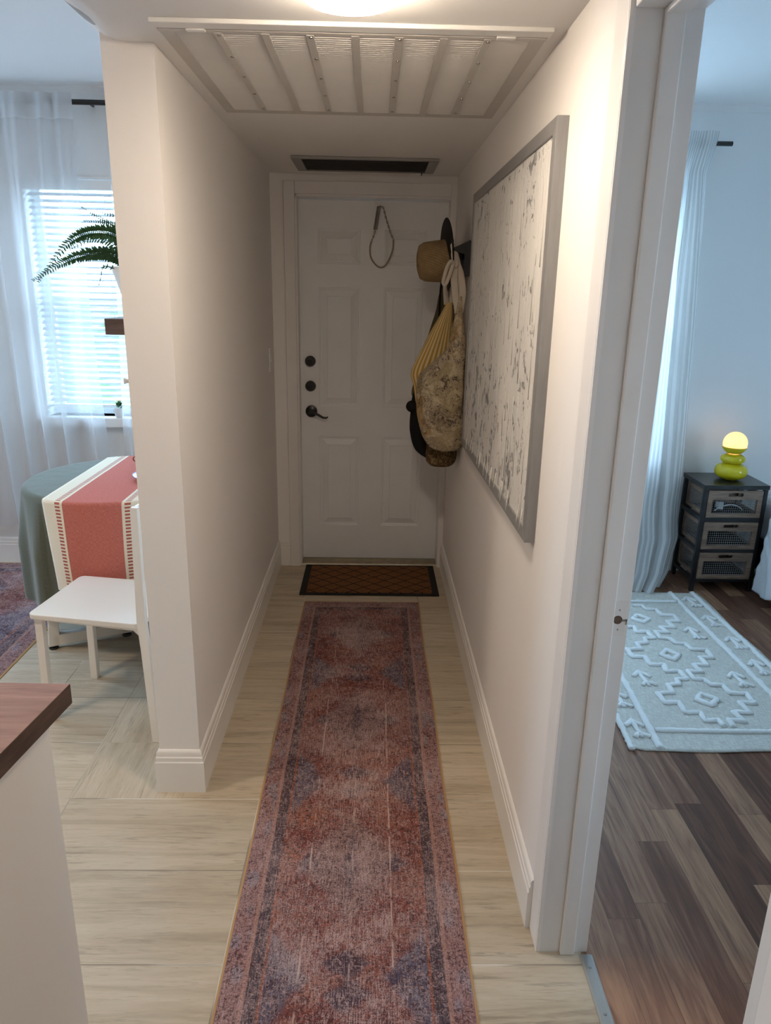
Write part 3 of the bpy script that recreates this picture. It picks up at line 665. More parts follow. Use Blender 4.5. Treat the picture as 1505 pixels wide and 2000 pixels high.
# ------------------------------------------------------------------ windows and daylight
def glassmat():
    k = N('window_glass'); nt = k.nt
    a = k.node('ShaderNodeBsdfTransparent'); g = k.node('ShaderNodeBsdfGlossy'); m = k.node('ShaderNodeMixShader')
    g.inputs['Roughness'].default_value = .02; a.inputs[0].default_value = (.95, .98, 1, 1); m.inputs[0].default_value = .05
    nt.links.new(a.outputs[0], m.inputs[1]); nt.links.new(g.outputs[0], m.inputs[2]); nt.links.new(m.outputs[0], k.out.inputs[0]); return k.m
M['glass'] = glassmat()
def window(name, x0, x1, z0, z1, yi, label):
    f = MB(); y0, y1 = yi + .10, yi + .15; t = .045; zm = (z0 + z1) / 2
    f.box(x0, x0 + t, y0, y1, z0, z1).box(x1 - t, x1, y0, y1, z0, z1).box(x0 + t, x1 - t, y0, y1, z0, z0 + t).box(x0 + t, x1 - t, y0, y1, z1 - t, z1).box(x0 + t, x1 - t, y0, y1, zm - .025, zm + .025)
    w = struct(name, f, M['white'], label, 'window', bevel=.003)
    obj('pane', MB().box(x0 + t, x1 - t, y0 + .022, y0 + .028, z0 + t, zm - .025).box(x0 + t, x1 - t, y0 + .022, y0 + .028, zm + .025, z1 - t), M['glass'], w)
    obj('sill', MB().box(x0 - .05, x1 + .05, yi - .06, yi, z0 - .055, z0 - .0).box(x0, x1, yi, y0, z0 - .02, z0), M['trim'], w, bevel=.006)
    return w
w1 = window('window_1', WX0, WX1, WZ0, WZ1, YB, 'white framed dining window behind the blind and sheer curtains')
obj('head_trim', MB().box(WX0 - .01, WX1 + .01, YB - .008, YB + .02, WZ1 - .004, WZ1 + .006), M['trim'], w1)
window('window_2', BX0, BX1, BZ0, BZ1, 4.11, 'white framed bedroom window behind the striped curtain')
def sidewindow(name, x, s, y0, y1, z0, z1, label):
    f = MB(); t = .05; a, b = sorted((x + s * .06, x + s * .11)); ym = (y0 + y1) / 2
    f.box(a, b, y0, y0 + t, z0, z1).box(a, b, y1 - t, y1, z0, z1).box(a, b, y0 + t, y1 - t, z0, z0 + t).box(a, b, y0 + t, y1 - t, z1 - t, z1).box(a, b, ym - .025, ym + .025, z0 + t, z1 - t)
    w = struct(name, f, M['white'], label, 'window', bevel=.003)
    obj('pane', MB().box(x + s * .083 - .003, x + s * .083 + .003, y0 + t, ym - .025, z0 + t, z1 - t).box(x + s * .083 - .003, x + s * .083 + .003, ym + .025, y1 - t, z0 + t, z1 - t), M['glass'], w)
sidewindow('window_fill_bedroom', 4.4, 1, .9, 1.9, .7, 2.0, 'unseen window added in the bedroom side wall for more daylight')  # out-of-view opening, added to let more daylight into the bedroom
sidewindow('window_fill_dining', -3.6, -1, 2.75, 3.95, 1.15, 2.35, 'unseen window added in the dining side wall for more daylight')  # added out of view to bring daylight onto the dining ceiling and wall
portal_list = [((-3.76, 3.35, 1.75), (0, -PI / 2, 0), 1.2, 1.2)]
k = N('pale_paving', .9, .1); k.set('Base Color', k.mix(k.noise(k.pos(), 3, 4), (.62, .63, .63), (.70, .71, .72)))
lawn = obj('ground', MB().box(-40, 40, -40, 40, -.6, -.35), k.m); lawn['kind'] = 'structure'; lawn['label'] = 'pale paved ground outside the windows'; lawn['category'] = 'ground'
hm = N('hedge_leaves', .8, .2); hm.set('Base Color', hm.mix(hm.noise(hm.pos(), 14, 4, .7), (.05, .13, .04), (.22, .38, .16)))
hd = MB()
for (x0, x1, y, z0, z1) in ((-6, 1.0, 10.5, -.35, 1.30),):
    hd.grid(lambda a, b: (x0 + a * (x1 - x0), y + .25 * mnoise.noise((a * 30, b * 9, 2)) + (.9 if b > .97 else 0), z0 + b * (z1 - z0) + .18 * mnoise.noise((a * 40, b * 7, 8)) * b), 160, 40)
    hd.box(x0, x1, y + .3, y + 1.2, z0, z1 - .2)
hdo = obj('hedge', hd, hm.m, smooth=True); hdo['kind'] = 'stuff'; tag(hdo, 'green hedge glimpsed through the slats of the dining blind', 'hedge')

world = bpy.data.worlds.new('sky'); sc.world = world; world.use_nodes = True
nt = world.node_tree; bg = nt.nodes['Background']
tc = nt.nodes.new('ShaderNodeTexCoord'); sx_ = nt.nodes.new('ShaderNodeSeparateXYZ'); nt.links.new(tc.outputs['Generated'], sx_.inputs[0])
cr_ = nt.nodes.new('ShaderNodeValToRGB'); nt.links.new(sx_.outputs[2], cr_.inputs[0])
cr_.color_ramp.elements[0].position = 0; cr_.color_ramp.elements[0].color = (.58, .80, 1.0, 1)
cr_.color_ramp.elements[1].position = 1; cr_.color_ramp.elements[1].color = (.44, .70, 1.0, 1)
nt.links.new(cr_.outputs[0], bg.inputs[0]); bg.inputs[1].default_value = SKY
def portal(loc, rot, sx, sy):
    l = bpy.data.lights.new('daylight_portal', 'AREA'); l.shape = 'RECTANGLE'; l.size = sx; l.size_y = sy
    l.cycles.is_portal = True
    o = bpy.data.objects.new('daylight_portal', l); C.objects.link(o); o.location = loc; o.rotation_euler = rot
portal(((WX0 + WX1) / 2, 4.31, (WZ0 + WZ1) / 2), (-PI / 2, 0, 0), WX1 - WX0, WZ1 - WZ0)
portal(((BX0 + BX1) / 2, 4.31, (BZ0 + BZ1) / 2), (-PI / 2, 0, 0), BX1 - BX0, BZ1 - BZ0)
portal((4.56, 1.4, 1.35), (0, PI / 2, 0), 1.3, 1.0)
for a in portal_list: portal(*a)

# blind of the dining window
bl = thing('window_blind', 'white horizontal slat blind in the dining window', 'blind', ((WX0 + WX1) / 2, YB + .04, WZ0 + .06))
k = N('blind_slat', .5, .4); k.set('Base Color', (.72, .75, .78)); k.b.inputs['Transmission Weight'].default_value = 0
dfn = k.node('ShaderNodeBsdfTranslucent'); dfn.inputs[0].default_value = (.85, .88, .9, 1); mxs = k.node('ShaderNodeMixShader'); mxs.inputs[0].default_value = .12
k.nt.links.new(k.b.outputs[0], mxs.inputs[1]); k.nt.links.new(dfn.outputs[0], mxs.inputs[2]); k.nt.links.new(mxs.outputs[0], k.out.inputs[0]); M['slat'] = k.m
obj('headrail', MB().box(WX0 + .006, WX1 - .006, YB + .012, YB + .062, WZ1 - .055, WZ1 - .006), M['white'], bl, bevel=.003)
zz = WZ1 - .075; sb = MB(); PITCH = .0325
while zz > WZ0 + .075:
    W_ = .038; t = math.radians(30)
    def sf(a, b, zz=zz): 
        q = (b - .5) * W_; cv_ = .0035 * (1 - (2 * b - 1) ** 2)
        return (WX0 + .010 + a * (WX1 - WX0 - .020), YB + .037 + q * math.cos(t) - cv_ * math.sin(t), zz + q * math.sin(t) + cv_ * math.cos(t))
    sb.grid(sf, 1, 4); zz -= PITCH
obj('slats', sb, M['slat'], bl, smooth=True, solid=.001)
obj('bottom_rail', MB().box(WX0 + .010, WX1 - .010, YB + .020, YB + .056, WZ0 + .045, WZ0 + .062), M['white'], bl, bevel=.003)
obj('tilt_wand', MB().tube([(-1.745, YB + .008, 2.07), (-1.742, YB - .006, 2.0), (-1.722, YB - .01, 1.39)], .0042, 8), M['white'], bl)
for lx in (-1.70, -1.41, -1.12): obj('ladder_cord', MB().tube([(lx, YB + .018, 2.06), (lx, YB + .018, .945)], .0012, 5), M['white'], bl)

# curtain rods and curtains
tag(obj('curtain_rod', MB().tube([(-3.0, 4.043, 2.458), (-.76, 4.043, 2.452)], .0125, 14).lathe([(.0, -.012), (.018, -.008), (.018, .012), (0, .016)], (-.755, 4.043, 2.452), 14, (1, 0, 0))
    .tube([(-1.42, 4.05, 2.453), (-1.42, YB, 2.453)], .006, 8), M['black'], smooth=50), 'black curtain rod above the dining window', 'curtain rod')
def curtain(name, x0, x1, yc, zt, zb, nf, amp0, amp1, m, label, group=None, xshape=None, seed=1, nu=260, nv=60, yshape=None, pinch=.25):
    r = random.Random(seed); ph = [r.uniform(0, 6.28) for _ in range(6)]
    W = x1 - x0
    def fn(a, b):
        z = zt + (zb - zt) * b
        l, rr = xshape(b) if xshape else (x0, x1)
        am = amp0 + (amp1 - amp0) * min(1, b * 1.6) ** .8
        aa = a + .012 * math.sin(6.28 * a * 2.3 + ph[0]) * b * 2
        t = 2 * PI * nf * aa
        y = yc - am * (math.sin(t + .9 * math.sin(t * .37 + ph[1] + b * .8)) + .35 * math.sin(2 * t + ph[2] + b * 2.5))
        x = l + (rr - l) * a + am * .55 * math.cos(t + ph[3]) * min(1, b * 3) * min(1, a * 20, (1 - a) * 20)
        x += .010 * math.sin(b * 5 + a * 9 + ph[4]) * b
        if yshape: y += yshape(a, b)
        return (x, y, z)
    L = zt - zb
    o = obj(name, MB().grid(fn, nu, nv, uv=lambda a, b: (a * W * 1.5, b * L)), m, smooth=True)
    return tag(o, label, 'curtain', group)
curtain('curtain', -2.95, -1.48, 4.005, 2.487, .265, 11.5, .012, .036, M['sheer'], 'sheer white curtain left of the fern, hanging behind the round table', xshape=lambda b: (-2.95, -1.484 - .016 * math.sin(b * 3.0) + .045 * b * b), seed=4)
curtain('curtain', -1.33, -.80, 4.005, 2.487, .265, 4.5, .012, .028, M['sheer'], 'narrow strip of sheer white curtain between the blind and the white partition', xshape=lambda b: (-1.31 - .075 * b, -.80), seed=9, nu=120)
# header tabs of the dining curtain
tag(obj('curtain_rod', MB().tube([(.45 + .2, 4.034, 2.332), (1.802, 4.034, 2.334)], .0115, 14).tube([(1.60, 4.034, 2.333), (1.60, 4.11, 2.333)], .006, 8), M['black'], smooth=50), 'black curtain rod end above the nightstand', 'curtain rod')
def bx(b):
    z = 2.385 * (1 - b)
    def lerp(T):
        for (z0, v0), (z1, v1) in zip(T, T[1:]):
            if z <= z0 and z >= z1: return v0 + (v1 - v0) * (z0 - z) / (z0 - z1)
        return T[-1][1]
    R_ = [(2.40, 1.722), (2.34, 1.718), (2.20, 1.690), (1.95, 1.708), (1.45, 1.742), (1.08, 1.760), (.85, 1.772), (.55, 1.785), (.25, 1.775), (.08, 1.70), (0, 1.63)]
    return (1.10 + .10 * (1 - b), lerp(R_))
curtain('curtain', 1.2, 1.72, 4.004, 2.385, .012, 3.6, .008, .055, M['striped'], 'gathered white striped curtain pooling on the floor beside the nightstand', xshape=bx, seed=21, nu=300, nv=110,
        yshape=lambda a, b: -.225 * max(0, (b - .80) / .20) ** 1.6 + (.012 * math.sin(a * 70) * max(0, (b - .9) / .1)))

# ------------------------------------------------------------------ dining area
TC = Vector((-1.14, 3.28)); TR = .42
tb = thing('dining_table', 'round dining table hidden under a sage green cloth, on white metal legs', 'table', (-1.14, 3.28, 0))
obj('tabletop', MB().lathe([(0, .72), (TR - .003, .72), (TR, .724), (TR, .741), (TR - .003, .745), (0, .745)], (TC.x, TC.y, 0), 48), M['chair'], tb, smooth=30)
for (p, q) in (((-1.440, 3.03), (-1.155, 3.172)), ((-1.30, 3.53), (-1.00, 3.60))):
    p, q = Vector(p), Vector(q); d = (q - p).normalized(); n = Vector((-d.y, d.x))
    fr = MB()
    for e, s in ((p, 1), (q, -1)):
        fr.obox((e.x - d.x * .02 - n.x * .02, e.y - d.y * .02 - n.y * .02, .018), (d.x * .045, d.y * .045, 0), (n.x * .04, n.y * .04, 0), (s * d.x * .045, s * d.y * .045, .702))
    fr.obox((p.x - n.x * .02, p.y - n.y * .02, .018), ((q - p).x, (q - p).y, 0), (n.x * .04, n.y * .04, 0), (0, 0, .052))
    o = obj('leg_frame', fr, M['chair'], tb, bevel=.003)
    for e in (p, q): obj('foot', MB().lathe([(.020, 0), (.022, .004), (.020, .010), (.008, .012), (.008, .019)], (e.x, e.y, 0), 20), M['black'], o, smooth=40, label='black levelling foot')
def tcloth(a, b):
    th_ = 2 * PI * a
    if b < .5:
        r = (b / .5) * (TR - .006); z = .7475; 
        return (TC.x + r * math.cos(th_), TC.y + r * math.sin(th_), z + .0006 * mnoise.noise((r * 20 * math.cos(th_), r * 20 * math.sin(th_), 0)))
    q = (b - .5) / .5; s = q * .53
    if s < .02:
        an = s / .02 * PI / 2; r = TR - .006 + .013 * math.sin(an); z = .7345 + .013 * math.cos(an)
    else:
        d = (s - .02); f = min(1, d / .25)
        w = math.sin(13 * th_ + 1.1 * math.sin(3 * th_)) + .4 * math.sin(23 * th_ + 1)
        if math.sin(th_) < 0 and abs(math.cos(th_) * .43 - .01) < .24: w = w * .1 - 1.0
        r = TR + .010 + .016 * f + .016 * f * w; z = .7345 - d - .006 * math.sin(5 * th_) * f
    return (TC.x + r * math.cos(th_), TC.y + r * math.sin(th_), z)
tag(obj('tablecloth', MB().grid(tcloth, 360, 64, uv=lambda a, b: (a * 2.7, b), wrap=True), M['sage'], smooth=True, solid=-.0012), 'sage green tablecloth draped over the round dining table', 'tablecloth')
RU = -1.130
def trun(a, b):
    u = (a - .5) * .43; x = RU + u; h = math.sqrt(max(0.0, .4335 ** 2 - (x - TC.x) ** 2)); yf = TC.y - h; yb = TC.y + h
    s = b * 1.55 - .40           # 0 at the front fold line
    rc = .012
    if s < 0:
        d = -s; y = yf - .014 - .008 * min(1, d / .2) + .003 * math.sin(u * 30 + d * 8) * min(1, d * 4); z = .7415 - (d - .015)
        if d < .015: y = yf - .014 * math.sin(d / .015 * PI / 2); z = .7515 - .010 * (1 - math.cos(d / .015 * PI / 2))
        x = x + .03 * min(1, d / .4) * (1 if u < 0 else -.3) * abs(u) / .215
        return (x, y, z)
    if s < yb - yf: return (x, yf + s, .7515 + .0008 * mnoise.noise((x * 14, s * 14, 3)))
    d = s - (yb - yf); return (x, yb + .012, .7515 - d)
def trun_uv(a, b): return ((a - .5) * .43, b * 1.55)
tag(obj('table_runner', MB().grid(trun, 40, 420, uv=trun_uv), M['coral'], smooth=60, solid=-.0016), 'coral red table runner with cream striped borders hanging over the table front', 'table runner')
pl = thing('plate', 'white plate with a blue rim on the table, edge just showing past the partition', 'plate', (-.955, 3.25, .754))
obj('dish', MB().lathe([(0, .0), (.06, .0), (.065, .003), (.125, .019), (.128, .0205), (.125, .022), (.066, .0065), (0, .005)], (-.955, 3.25, .754), 48), plain('porcelain', (.82, .83, .85), .15, .5), pl, smooth=50)
obj('rim', MB().tube([(-.955 + .1275 * math.cos(t), 3.25 + .1275 * math.sin(t), .7755) for t in [2 * PI * i / 48 for i in range(48)]], .0022, 6, closed=True), plain('blue_glaze', (.10, .16, .35), .2), pl, smooth=True, label='blue rim')
cp = thing('cup', 'small copper brown cup at the far side of the table beside the partition', 'cup', (-1.118, 3.50, .754))
cpm = plain('copper_glaze', (.24, .10, .05), .3, .5, .3)
obj('body', MB().lathe([(0, 0), (.020, 0), (.026, .012), (.029, .030), (.024, .046), (.026, .056), (.0235, .056), (.022, .045), (.026, .030), (0, .006)], (-1.118, 3.50, .754), 28), cpm, cp, smooth=60)
obj('handle', MB().tube(smoothpath([(-1.143, 3.495, .798), (-1.158, 3.493, .794), (-1.160, 3.493, .780), (-1.145, 3.495, .770)], 5), .003, 8), cpm, cp, smooth=True)

# chair
ch = thing('dining_chair', 'white dining chair in front of the round table beside the partition', 'chair', (-1.0, 2.58, 0))
cA, cB, cD, cC = Vector((-1.240, 2.434)), Vector((-.812, 2.356)), Vector((-.738, 2.732)), Vector((-1.188, 2.812))
def rounded(pts, r, n=6):
    out = []; m = len(pts)
    for i in range(m):
        p, a, b = pts[i], pts[i - 1], pts[(i + 1) % m]
        u = (a - p).normalized(); v = (b - p).normalized(); s = p + u * r; e = p + v * r
        for j in range(n + 1):
            t = j / n; out.append((s * (1 - t) ** 2 + p * 2 * t * (1 - t) + e * t * t))
    return out
seat = rounded([cA, cB, cD, cC], .028)
o = obj('seat', MB().prism([(p.x, p.y, .430) for p in seat], (0, 0, .020)), M['chair'], ch, bevel=.003); fix_normals(o)
def post(name, P, w, d, ang):
    e1 = Vector((math.cos(ang), math.sin(ang), 0)); e2 = Vector((-math.sin(ang), math.cos(ang), 0)); vs = []; fs = []
    for i, p in enumerate(P):
        p = Vector(p)
        ww = w[i] if isinstance(w, (list, tuple)) else w
        for a, b in ((-1, -1), (1, -1), (1, 1), (-1, 1)): vs.append(p + e1 * (a * ww / 2) + e2 * (b * d / 2))
    for i in range(len(P) - 1):
        for j in range(4): fs.append((i * 4 + j, i * 4 + (j + 1) % 4, i * 4 + 4 + (j + 1) % 4, i * 4 + 4 + j))
    fs += [(3, 2, 1, 0), tuple(4 * (len(P) - 1) + j for j in range(4))]
    return obj(name, MB().add(vs, fs), M['chair'], ch, bevel=.002)
an = math.atan2(.078, -.428) 
dv_ = Vector((.074, .376))
rear = [(-.772, 2.320, 0), (-.792, 2.348, .36), (-.800, 2.356, .46), (-.790, 2.350, .885)]
post('leg', rear, [.026, .032, .034, .026], .020, an)
post('leg', [(x + dv_.x, y + dv_.y - .012, z) for x, y, z in rear], [.026, .032, .034, .026], .020, an)
post('leg', [(-1.212, 2.452, 0), (-1.204, 2.452, .430)], .030, .024, an)
post('leg', [(-1.158, 2.772, 0), (-1.150, 2.770, .430)], .030, .024, an)
for z, h in ((.866, .020), (.786, .022), (.716, .022)):
    p0 = Vector((-.792, 2.352, z)); p1 = p0 + Vector((dv_.x, dv_.y - .014, 0)); d = p1 - p0; n = Vector((d.y, -d.x, 0)).normalized() * .012
    obj('back_slat', MB().obox(p0 - n / 2, d, n, (0, 0, h)), M['chair'], ch, bevel=.002)
ap = MB()
q = [cA.lerp(cC, .09).lerp(cB.lerp(cD, .09), .07), cB.lerp(cD, .06).lerp(cA, .05), cD.lerp(cB, .09).lerp(cC, .05), cC.lerp(cA, .09).lerp(cD, .07)]
for i in range(4):
    a, b = q[i], q[(i + 1) % 4]; d = b - a; n = Vector((-d.y, d.x)).normalized() * .012
    ap.obox((a.x, a.y, .412), (d.x, d.y, 0), (n.x, n.y, 0), (0, 0, .018))
obj('seat_frame', ap, M['chair'], ch)
obj('bracket', MB().prism([(-.85, 2.370, .431), (-.805, 2.362, .431), (-.800, 2.361, .385)], (.002, .012, 0)), M['chair'], ch)

rug_grid('area_rug', M['dinrug'], -2.348, .80, 1.5, 4.09, lambda x, y: (.002 * mnoise.noise((0, y * 3, 2)), .0015 * (mnoise.noise((x * 5, y * 5, 1)) + 1)), 60, 90, 'faded red patterned rug under the window at the far left', 'rug')

# shelf with fern, wall fitting
SY0, SY1 = 2.50, 3.15
tag(obj('wall_shelf', MB().box(-.888, -.676, SY0, SY1, 1.437, 1.489), M['shelfwood'], bevel=.002), 'thick dark wood shelf end sticking out from behind the white partition', 'shelf')
fp = thing('potted_fern', 'green fern with arching fronds in a tapered white pot on the wall shelf', 'plant', (-.795, 2.66, 1.489))
PC = Vector((-.795, 2.66, 1.489))
obj('pot', MB().lathe([(0, 0), (.052, 0), (.056, .006), (.104, .160), (.106, .166), (.100, .166), (.094, .150), (0, .146)], PC, 40), plain('white_clay_pot', (.80, .78, .74), .5), fp, smooth=40)
obj('soil', MB().lathe([(.093, .146), (.05, .152), (0, .154)], PC, 24), plain('potting_soil', (.03, .02, .014), .95, .2), fp, smooth=True)
k = N('fern_leaf', .5, .4); k.set('Base Color', k.mix(k.noise(k.pos(), 30, 3), (.018, .055, .018), (.055, .13, .04)))
tl = k.node('ShaderNodeBsdfTranslucent'); tl.inputs[0].default_value = (.05, .13, .03, 1); mm_ = k.node('ShaderNodeMixShader'); mm_.inputs[0].default_value = .2
k.nt.links.new(k.b.outputs[0], mm_.inputs[1]); k.nt.links.new(tl.outputs[0], mm_.inputs[2]); k.nt.links.new(mm_.outputs[0], k.out.inputs[0]); M['fern'] = k.m
def frond(P, n, lmax, side=Vector((0, 0, 1)), name='frond'):
    pth = smoothpath(P, 10); mb = MB(); m = len(pth)
    mb.tube(pth, [.0022 - .0016 * i / (m - 1) for i in range(m)], 6)
    rr = random.Random(n)
    for i in range(n):
        t = .10 + .89 * i / (n - 1); f = t * (m - 1); j = min(int(f), m - 2); c = pth[j].lerp(pth[j + 1], f - j); d = (pth[j + 1] - pth[j]).normalized()
        ln = lmax * (.45 + .55 * min(1, t / .2)) * max(.06, (1 - t)) ** .55
        for s in (1, -1):
            o_ = (side - d * side.dot(d)).normalized() * s; o_ = (o_ + d * .35 + Vector((0, 0, -.10)) + Vector((rr.uniform(-.1, .1), rr.uniform(-.25, .25), rr.uniform(-.08, .08)))).normalized()
            nn = o_.cross(d).normalized(); wd = max(ln * .20, .0016)
            w2 = d * wd
            vs = [c, c + o_ * ln * .25 + w2 + nn * .001, c + o_ * ln * .7 + w2 * .8 + nn * .002, c + o_ * ln, c + o_ * ln * .7 - w2 * .8 + nn * .002, c + o_ * ln * .25 - w2 + nn * .001, c + o_ * ln * .5 + nn * .003]
            mb.add(vs, [(0, 1, 6), (1, 2, 6), (2, 3, 6), (3, 4, 6), (4, 5, 6), (5, 0, 6)])
    return obj(name, mb, M['fern'], fp)
b0 = PC + Vector((-.01, 0, .15))
U1 = Vector((.25, -.35, .9)); 
frond([b0, (-.86, 2.65, 1.745), (-.945, 2.64, 1.765), (-1.03, 2.62, 1.725), (-1.135, 2.60, 1.600)], 52, .041, U1)
frond([b0 + Vector((0, -.02, 0)), (-.87, 2.61, 1.690), (-.95, 2.58, 1.692), (-1.03, 2.56, 1.662), (-1.125, 2.54, 1.605)], 50, .038, U1)
frond([b0, (-.84, 2.70, 1.745), (-.885, 2.70, 1.785), (-.945, 2.70, 1.815), (-1.002, 2.70, 1.850)], 34, .022, U1)
frond([b0 + Vector((.01, .03, 0)), (-.84, 2.72, 1.73), (-.885, 2.72, 1.770), (-.94, 2.72, 1.802), (-1.005, 2.72, 1.806)], 34, .024, U1)
frond([b0 + Vector((.02, .02, 0)), (-.83, 2.71, 1.77), (-.87, 2.71, 1.815), (-.955, 2.71, 1.838)], 30, .026, U1)
frond([b0 + Vector((.03, 0, 0)), (-.76, 2.58, 1.78), (-.74, 2.53, 1.83), (-.735, 2.46, 1.80)], 24, .03, Vector((1, 0, .3)))
frond([b0 + Vector((0, .04, 0)), (-.80, 2.78, 1.78), (-.81, 2.88, 1.80), (-.82, 2.99, 1.72)], 26, .034, Vector((1, 0, .3)))
frond([b0 + Vector((-.05, -.05, 0)), (-.895, 2.57, 1.655), (-.905, 2.555, 1.62), (-.912, 2.55, 1.595)], 12, .016, U1, 'sprig')
frond([b0 + Vector((-.03, -.03, 0)), (-.89, 2.60, 1.700), (-.93, 2.58, 1.69), (-.98, 2.56, 1.660)], 22, .026, U1)
frond([b0 + Vector((.0, -.05, 0)), (-.85, 2.56, 1.72), (-.90, 2.50, 1.735), (-.96, 2.46, 1.70)], 22, .028, U1)
wf = thing('wall_hook', 'small rounded pale fitting on the dining side of the partition below the shelf', 'wall hook', (-.676, 2.10, 1.32))
obj('plate', MB().box(-.686, -.676, 2.075, 2.125, 1.318, 1.366), M['chair'], wf, bevel=.0045, seg=3)
obj('peg', MB().lathe([(.006, 0), (.006, .012), (.009, .018), (0, .021)], (-.686, 2.10, 1.335), 14, (-1, 0, 0)), M['chair'], wf, smooth=50)

fl_ = thing('potted_flowers', 'small white pot of yellow flowers on the dining window sill', 'plant', (-1.412, 4.082, .885))
FC = Vector((-1.412, 4.082, .885))
obj('pot', MB().lathe([(0, 0), (.019, 0), (.021, .004), (.030, .050), (.031, .054), (.028, .054), (.024, .012), (0, .012)], FC, 28), plain('white_mini_pot', (.84, .84, .84), .4), fl_, smooth=40)
lf = MB(); fw_ = MB(); r5 = random.Random(5)
for i in range(34):
    a = r5.uniform(0, 6.28); el = r5.uniform(.2, 1.2); L = r5.uniform(.025, .045); o_ = Vector((math.cos(a) * math.cos(el), math.sin(a) * math.cos(el) * .8, math.sin(el))); c0 = FC + Vector((0, 0, .05)) + o_ * .012
    sd = o_.cross(Vector((0, 0, 1))).normalized() * .006
    lf.add([c0, c0 + o_ * L * .5 + sd, c0 + o_ * L, c0 + o_ * L * .5 - sd], [(0, 1, 2), (0, 2, 3)])
for i in range(9):
    a = r5.uniform(0, 6.28); c0 = FC + Vector((math.cos(a) * r5.uniform(0, .025), math.sin(a) * .018, .085 + r5.uniform(0, .022)))
    for j in range(6):
        b = j * PI / 3; d = Vector((math.cos(b) * .011, math.sin(b) * .011, .003)); s_ = Vector((-math.sin(b), math.cos(b), 0)) * .004
        fw_.add([c0, c0 + d * .6 + s_, c0 + d, c0 + d * .6 - s_], [(0, 1, 2), (0, 2, 3)])
obj('leaves', lf, M['fern'], fl_); obj('blossoms', fw_, plain('yellow_petals', (.75, .42, .03), .6), fl_, label='yellow blossoms')

# kitchen island corner
ct = MB().prism([(-.535, 1.170, .870), (-2.1, 1.192, .870), (-2.1, -.25, .870), (-.698, -.25, .870)], (0, 0, .040))
o = obj('countertop', ct, M['walnut'], bevel=.0015); fix_normals(o); tag(o, 'dark walnut countertop corner at the lower left', 'countertop')
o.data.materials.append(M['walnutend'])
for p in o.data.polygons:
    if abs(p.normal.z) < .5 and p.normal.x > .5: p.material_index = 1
cb = thing('base_cabinet', 'white cabinet carrying the walnut countertop at the lower left', 'cabinet', (-1.27, .47, 0))
o = obj('carcass', MB().prism([(-.548, 1.100, 0), (-2.0, 1.118, 0), (-2.0, -.18, 0), (-.697, -.18, 0)], (0, 0, .870)), plain('cabinet_white', (.82, .75, .66), .45, .4), cb, bevel=.002); fix_normals(o)
# ------------------------------------------------------------------ coat rack, hat and bags
cr = thing('coat_rack', 'black metal coat rack on the right hall wall holding the hat and bags', 'coat rack', (.432, 3.60, 1.66))
obj('back_board', MB().box(.418, .432, 3.43, 3.80, 1.662, 1.813), M['black'], cr, bevel=.002)
for hy in (3.445, 3.58, 3.71):
    q = [(.431, 1.813), (.395, 1.800), (.356, 1.783), (.356, 1.770), (.374, 1.764), (.404, 1.756), (.404, 1.664), (.420, 1.664), (.431, 1.664)]
    h = obj('hook', MB().prism([(x, hy - .007, z) for x, z in q], (0, .014, 0)), M['black'], cr, bevel=.001); fix_normals(h)
    obj('peg', MB().tube([(.360, hy, 1.776), (.352, hy, 1.781), (.350, hy, 1.800), (.350, hy, 1.816)], .0048, 8), M['black'], h, smooth=50)
k = N('woven_straw', .8, .3); uv = k.uv(); u, v, _ = k.sep(uv)
wv = k.M('MULTIPLY', k.M('SINE', k.M('ADD', k.M('MULTIPLY', u, 2 * PI * 46), k.M('MULTIPLY', v, 420))), k.M('SINE', k.M('MULTIPLY', v, 640)))
kn = k.noise(k.pos(), 45, 4)
k.set('Base Color', k.mix(k.M('MULTIPLY_ADD', wv, .35, k.M('MULTIPLY', kn, .8)), (.20, .125, .055), (.50, .36, .19))); k.bump(wv, .6, .003)
hat = thing('sun_hat', 'straw hat with a black brim hanging crown outward on the coat rack', 'hat', (.335, 3.58, 1.75))
hx = Vector((-.985, -.10, -.06)).normalized(); hc = Vector((.338, 3.58, 1.758))
br = MB()
obj('brim', MB().lathe([(.084, .006), (.10, .001), (.13, -.002), (.158, -.002), (.161, 0), (.158, .002), (.13, .003), (.10, .006), (.084, .012)], hc, 56, hx), plain('black_brim', (.013, .012, .012), .75, .3, 0, .2, 80), hat, smooth=50)
hd_ = MB(); hcc = hc + Vector((0, 0, -.028))
hd_.lathe([(.096, .0), (.094, .02), (.091, .06), (.086, .105), (.074, .126), (.05, .134), (0, .136)], hcc, 48, hx)
obj('crown', hd_, k.m, hat, smooth=60, label='tan woven straw crown')

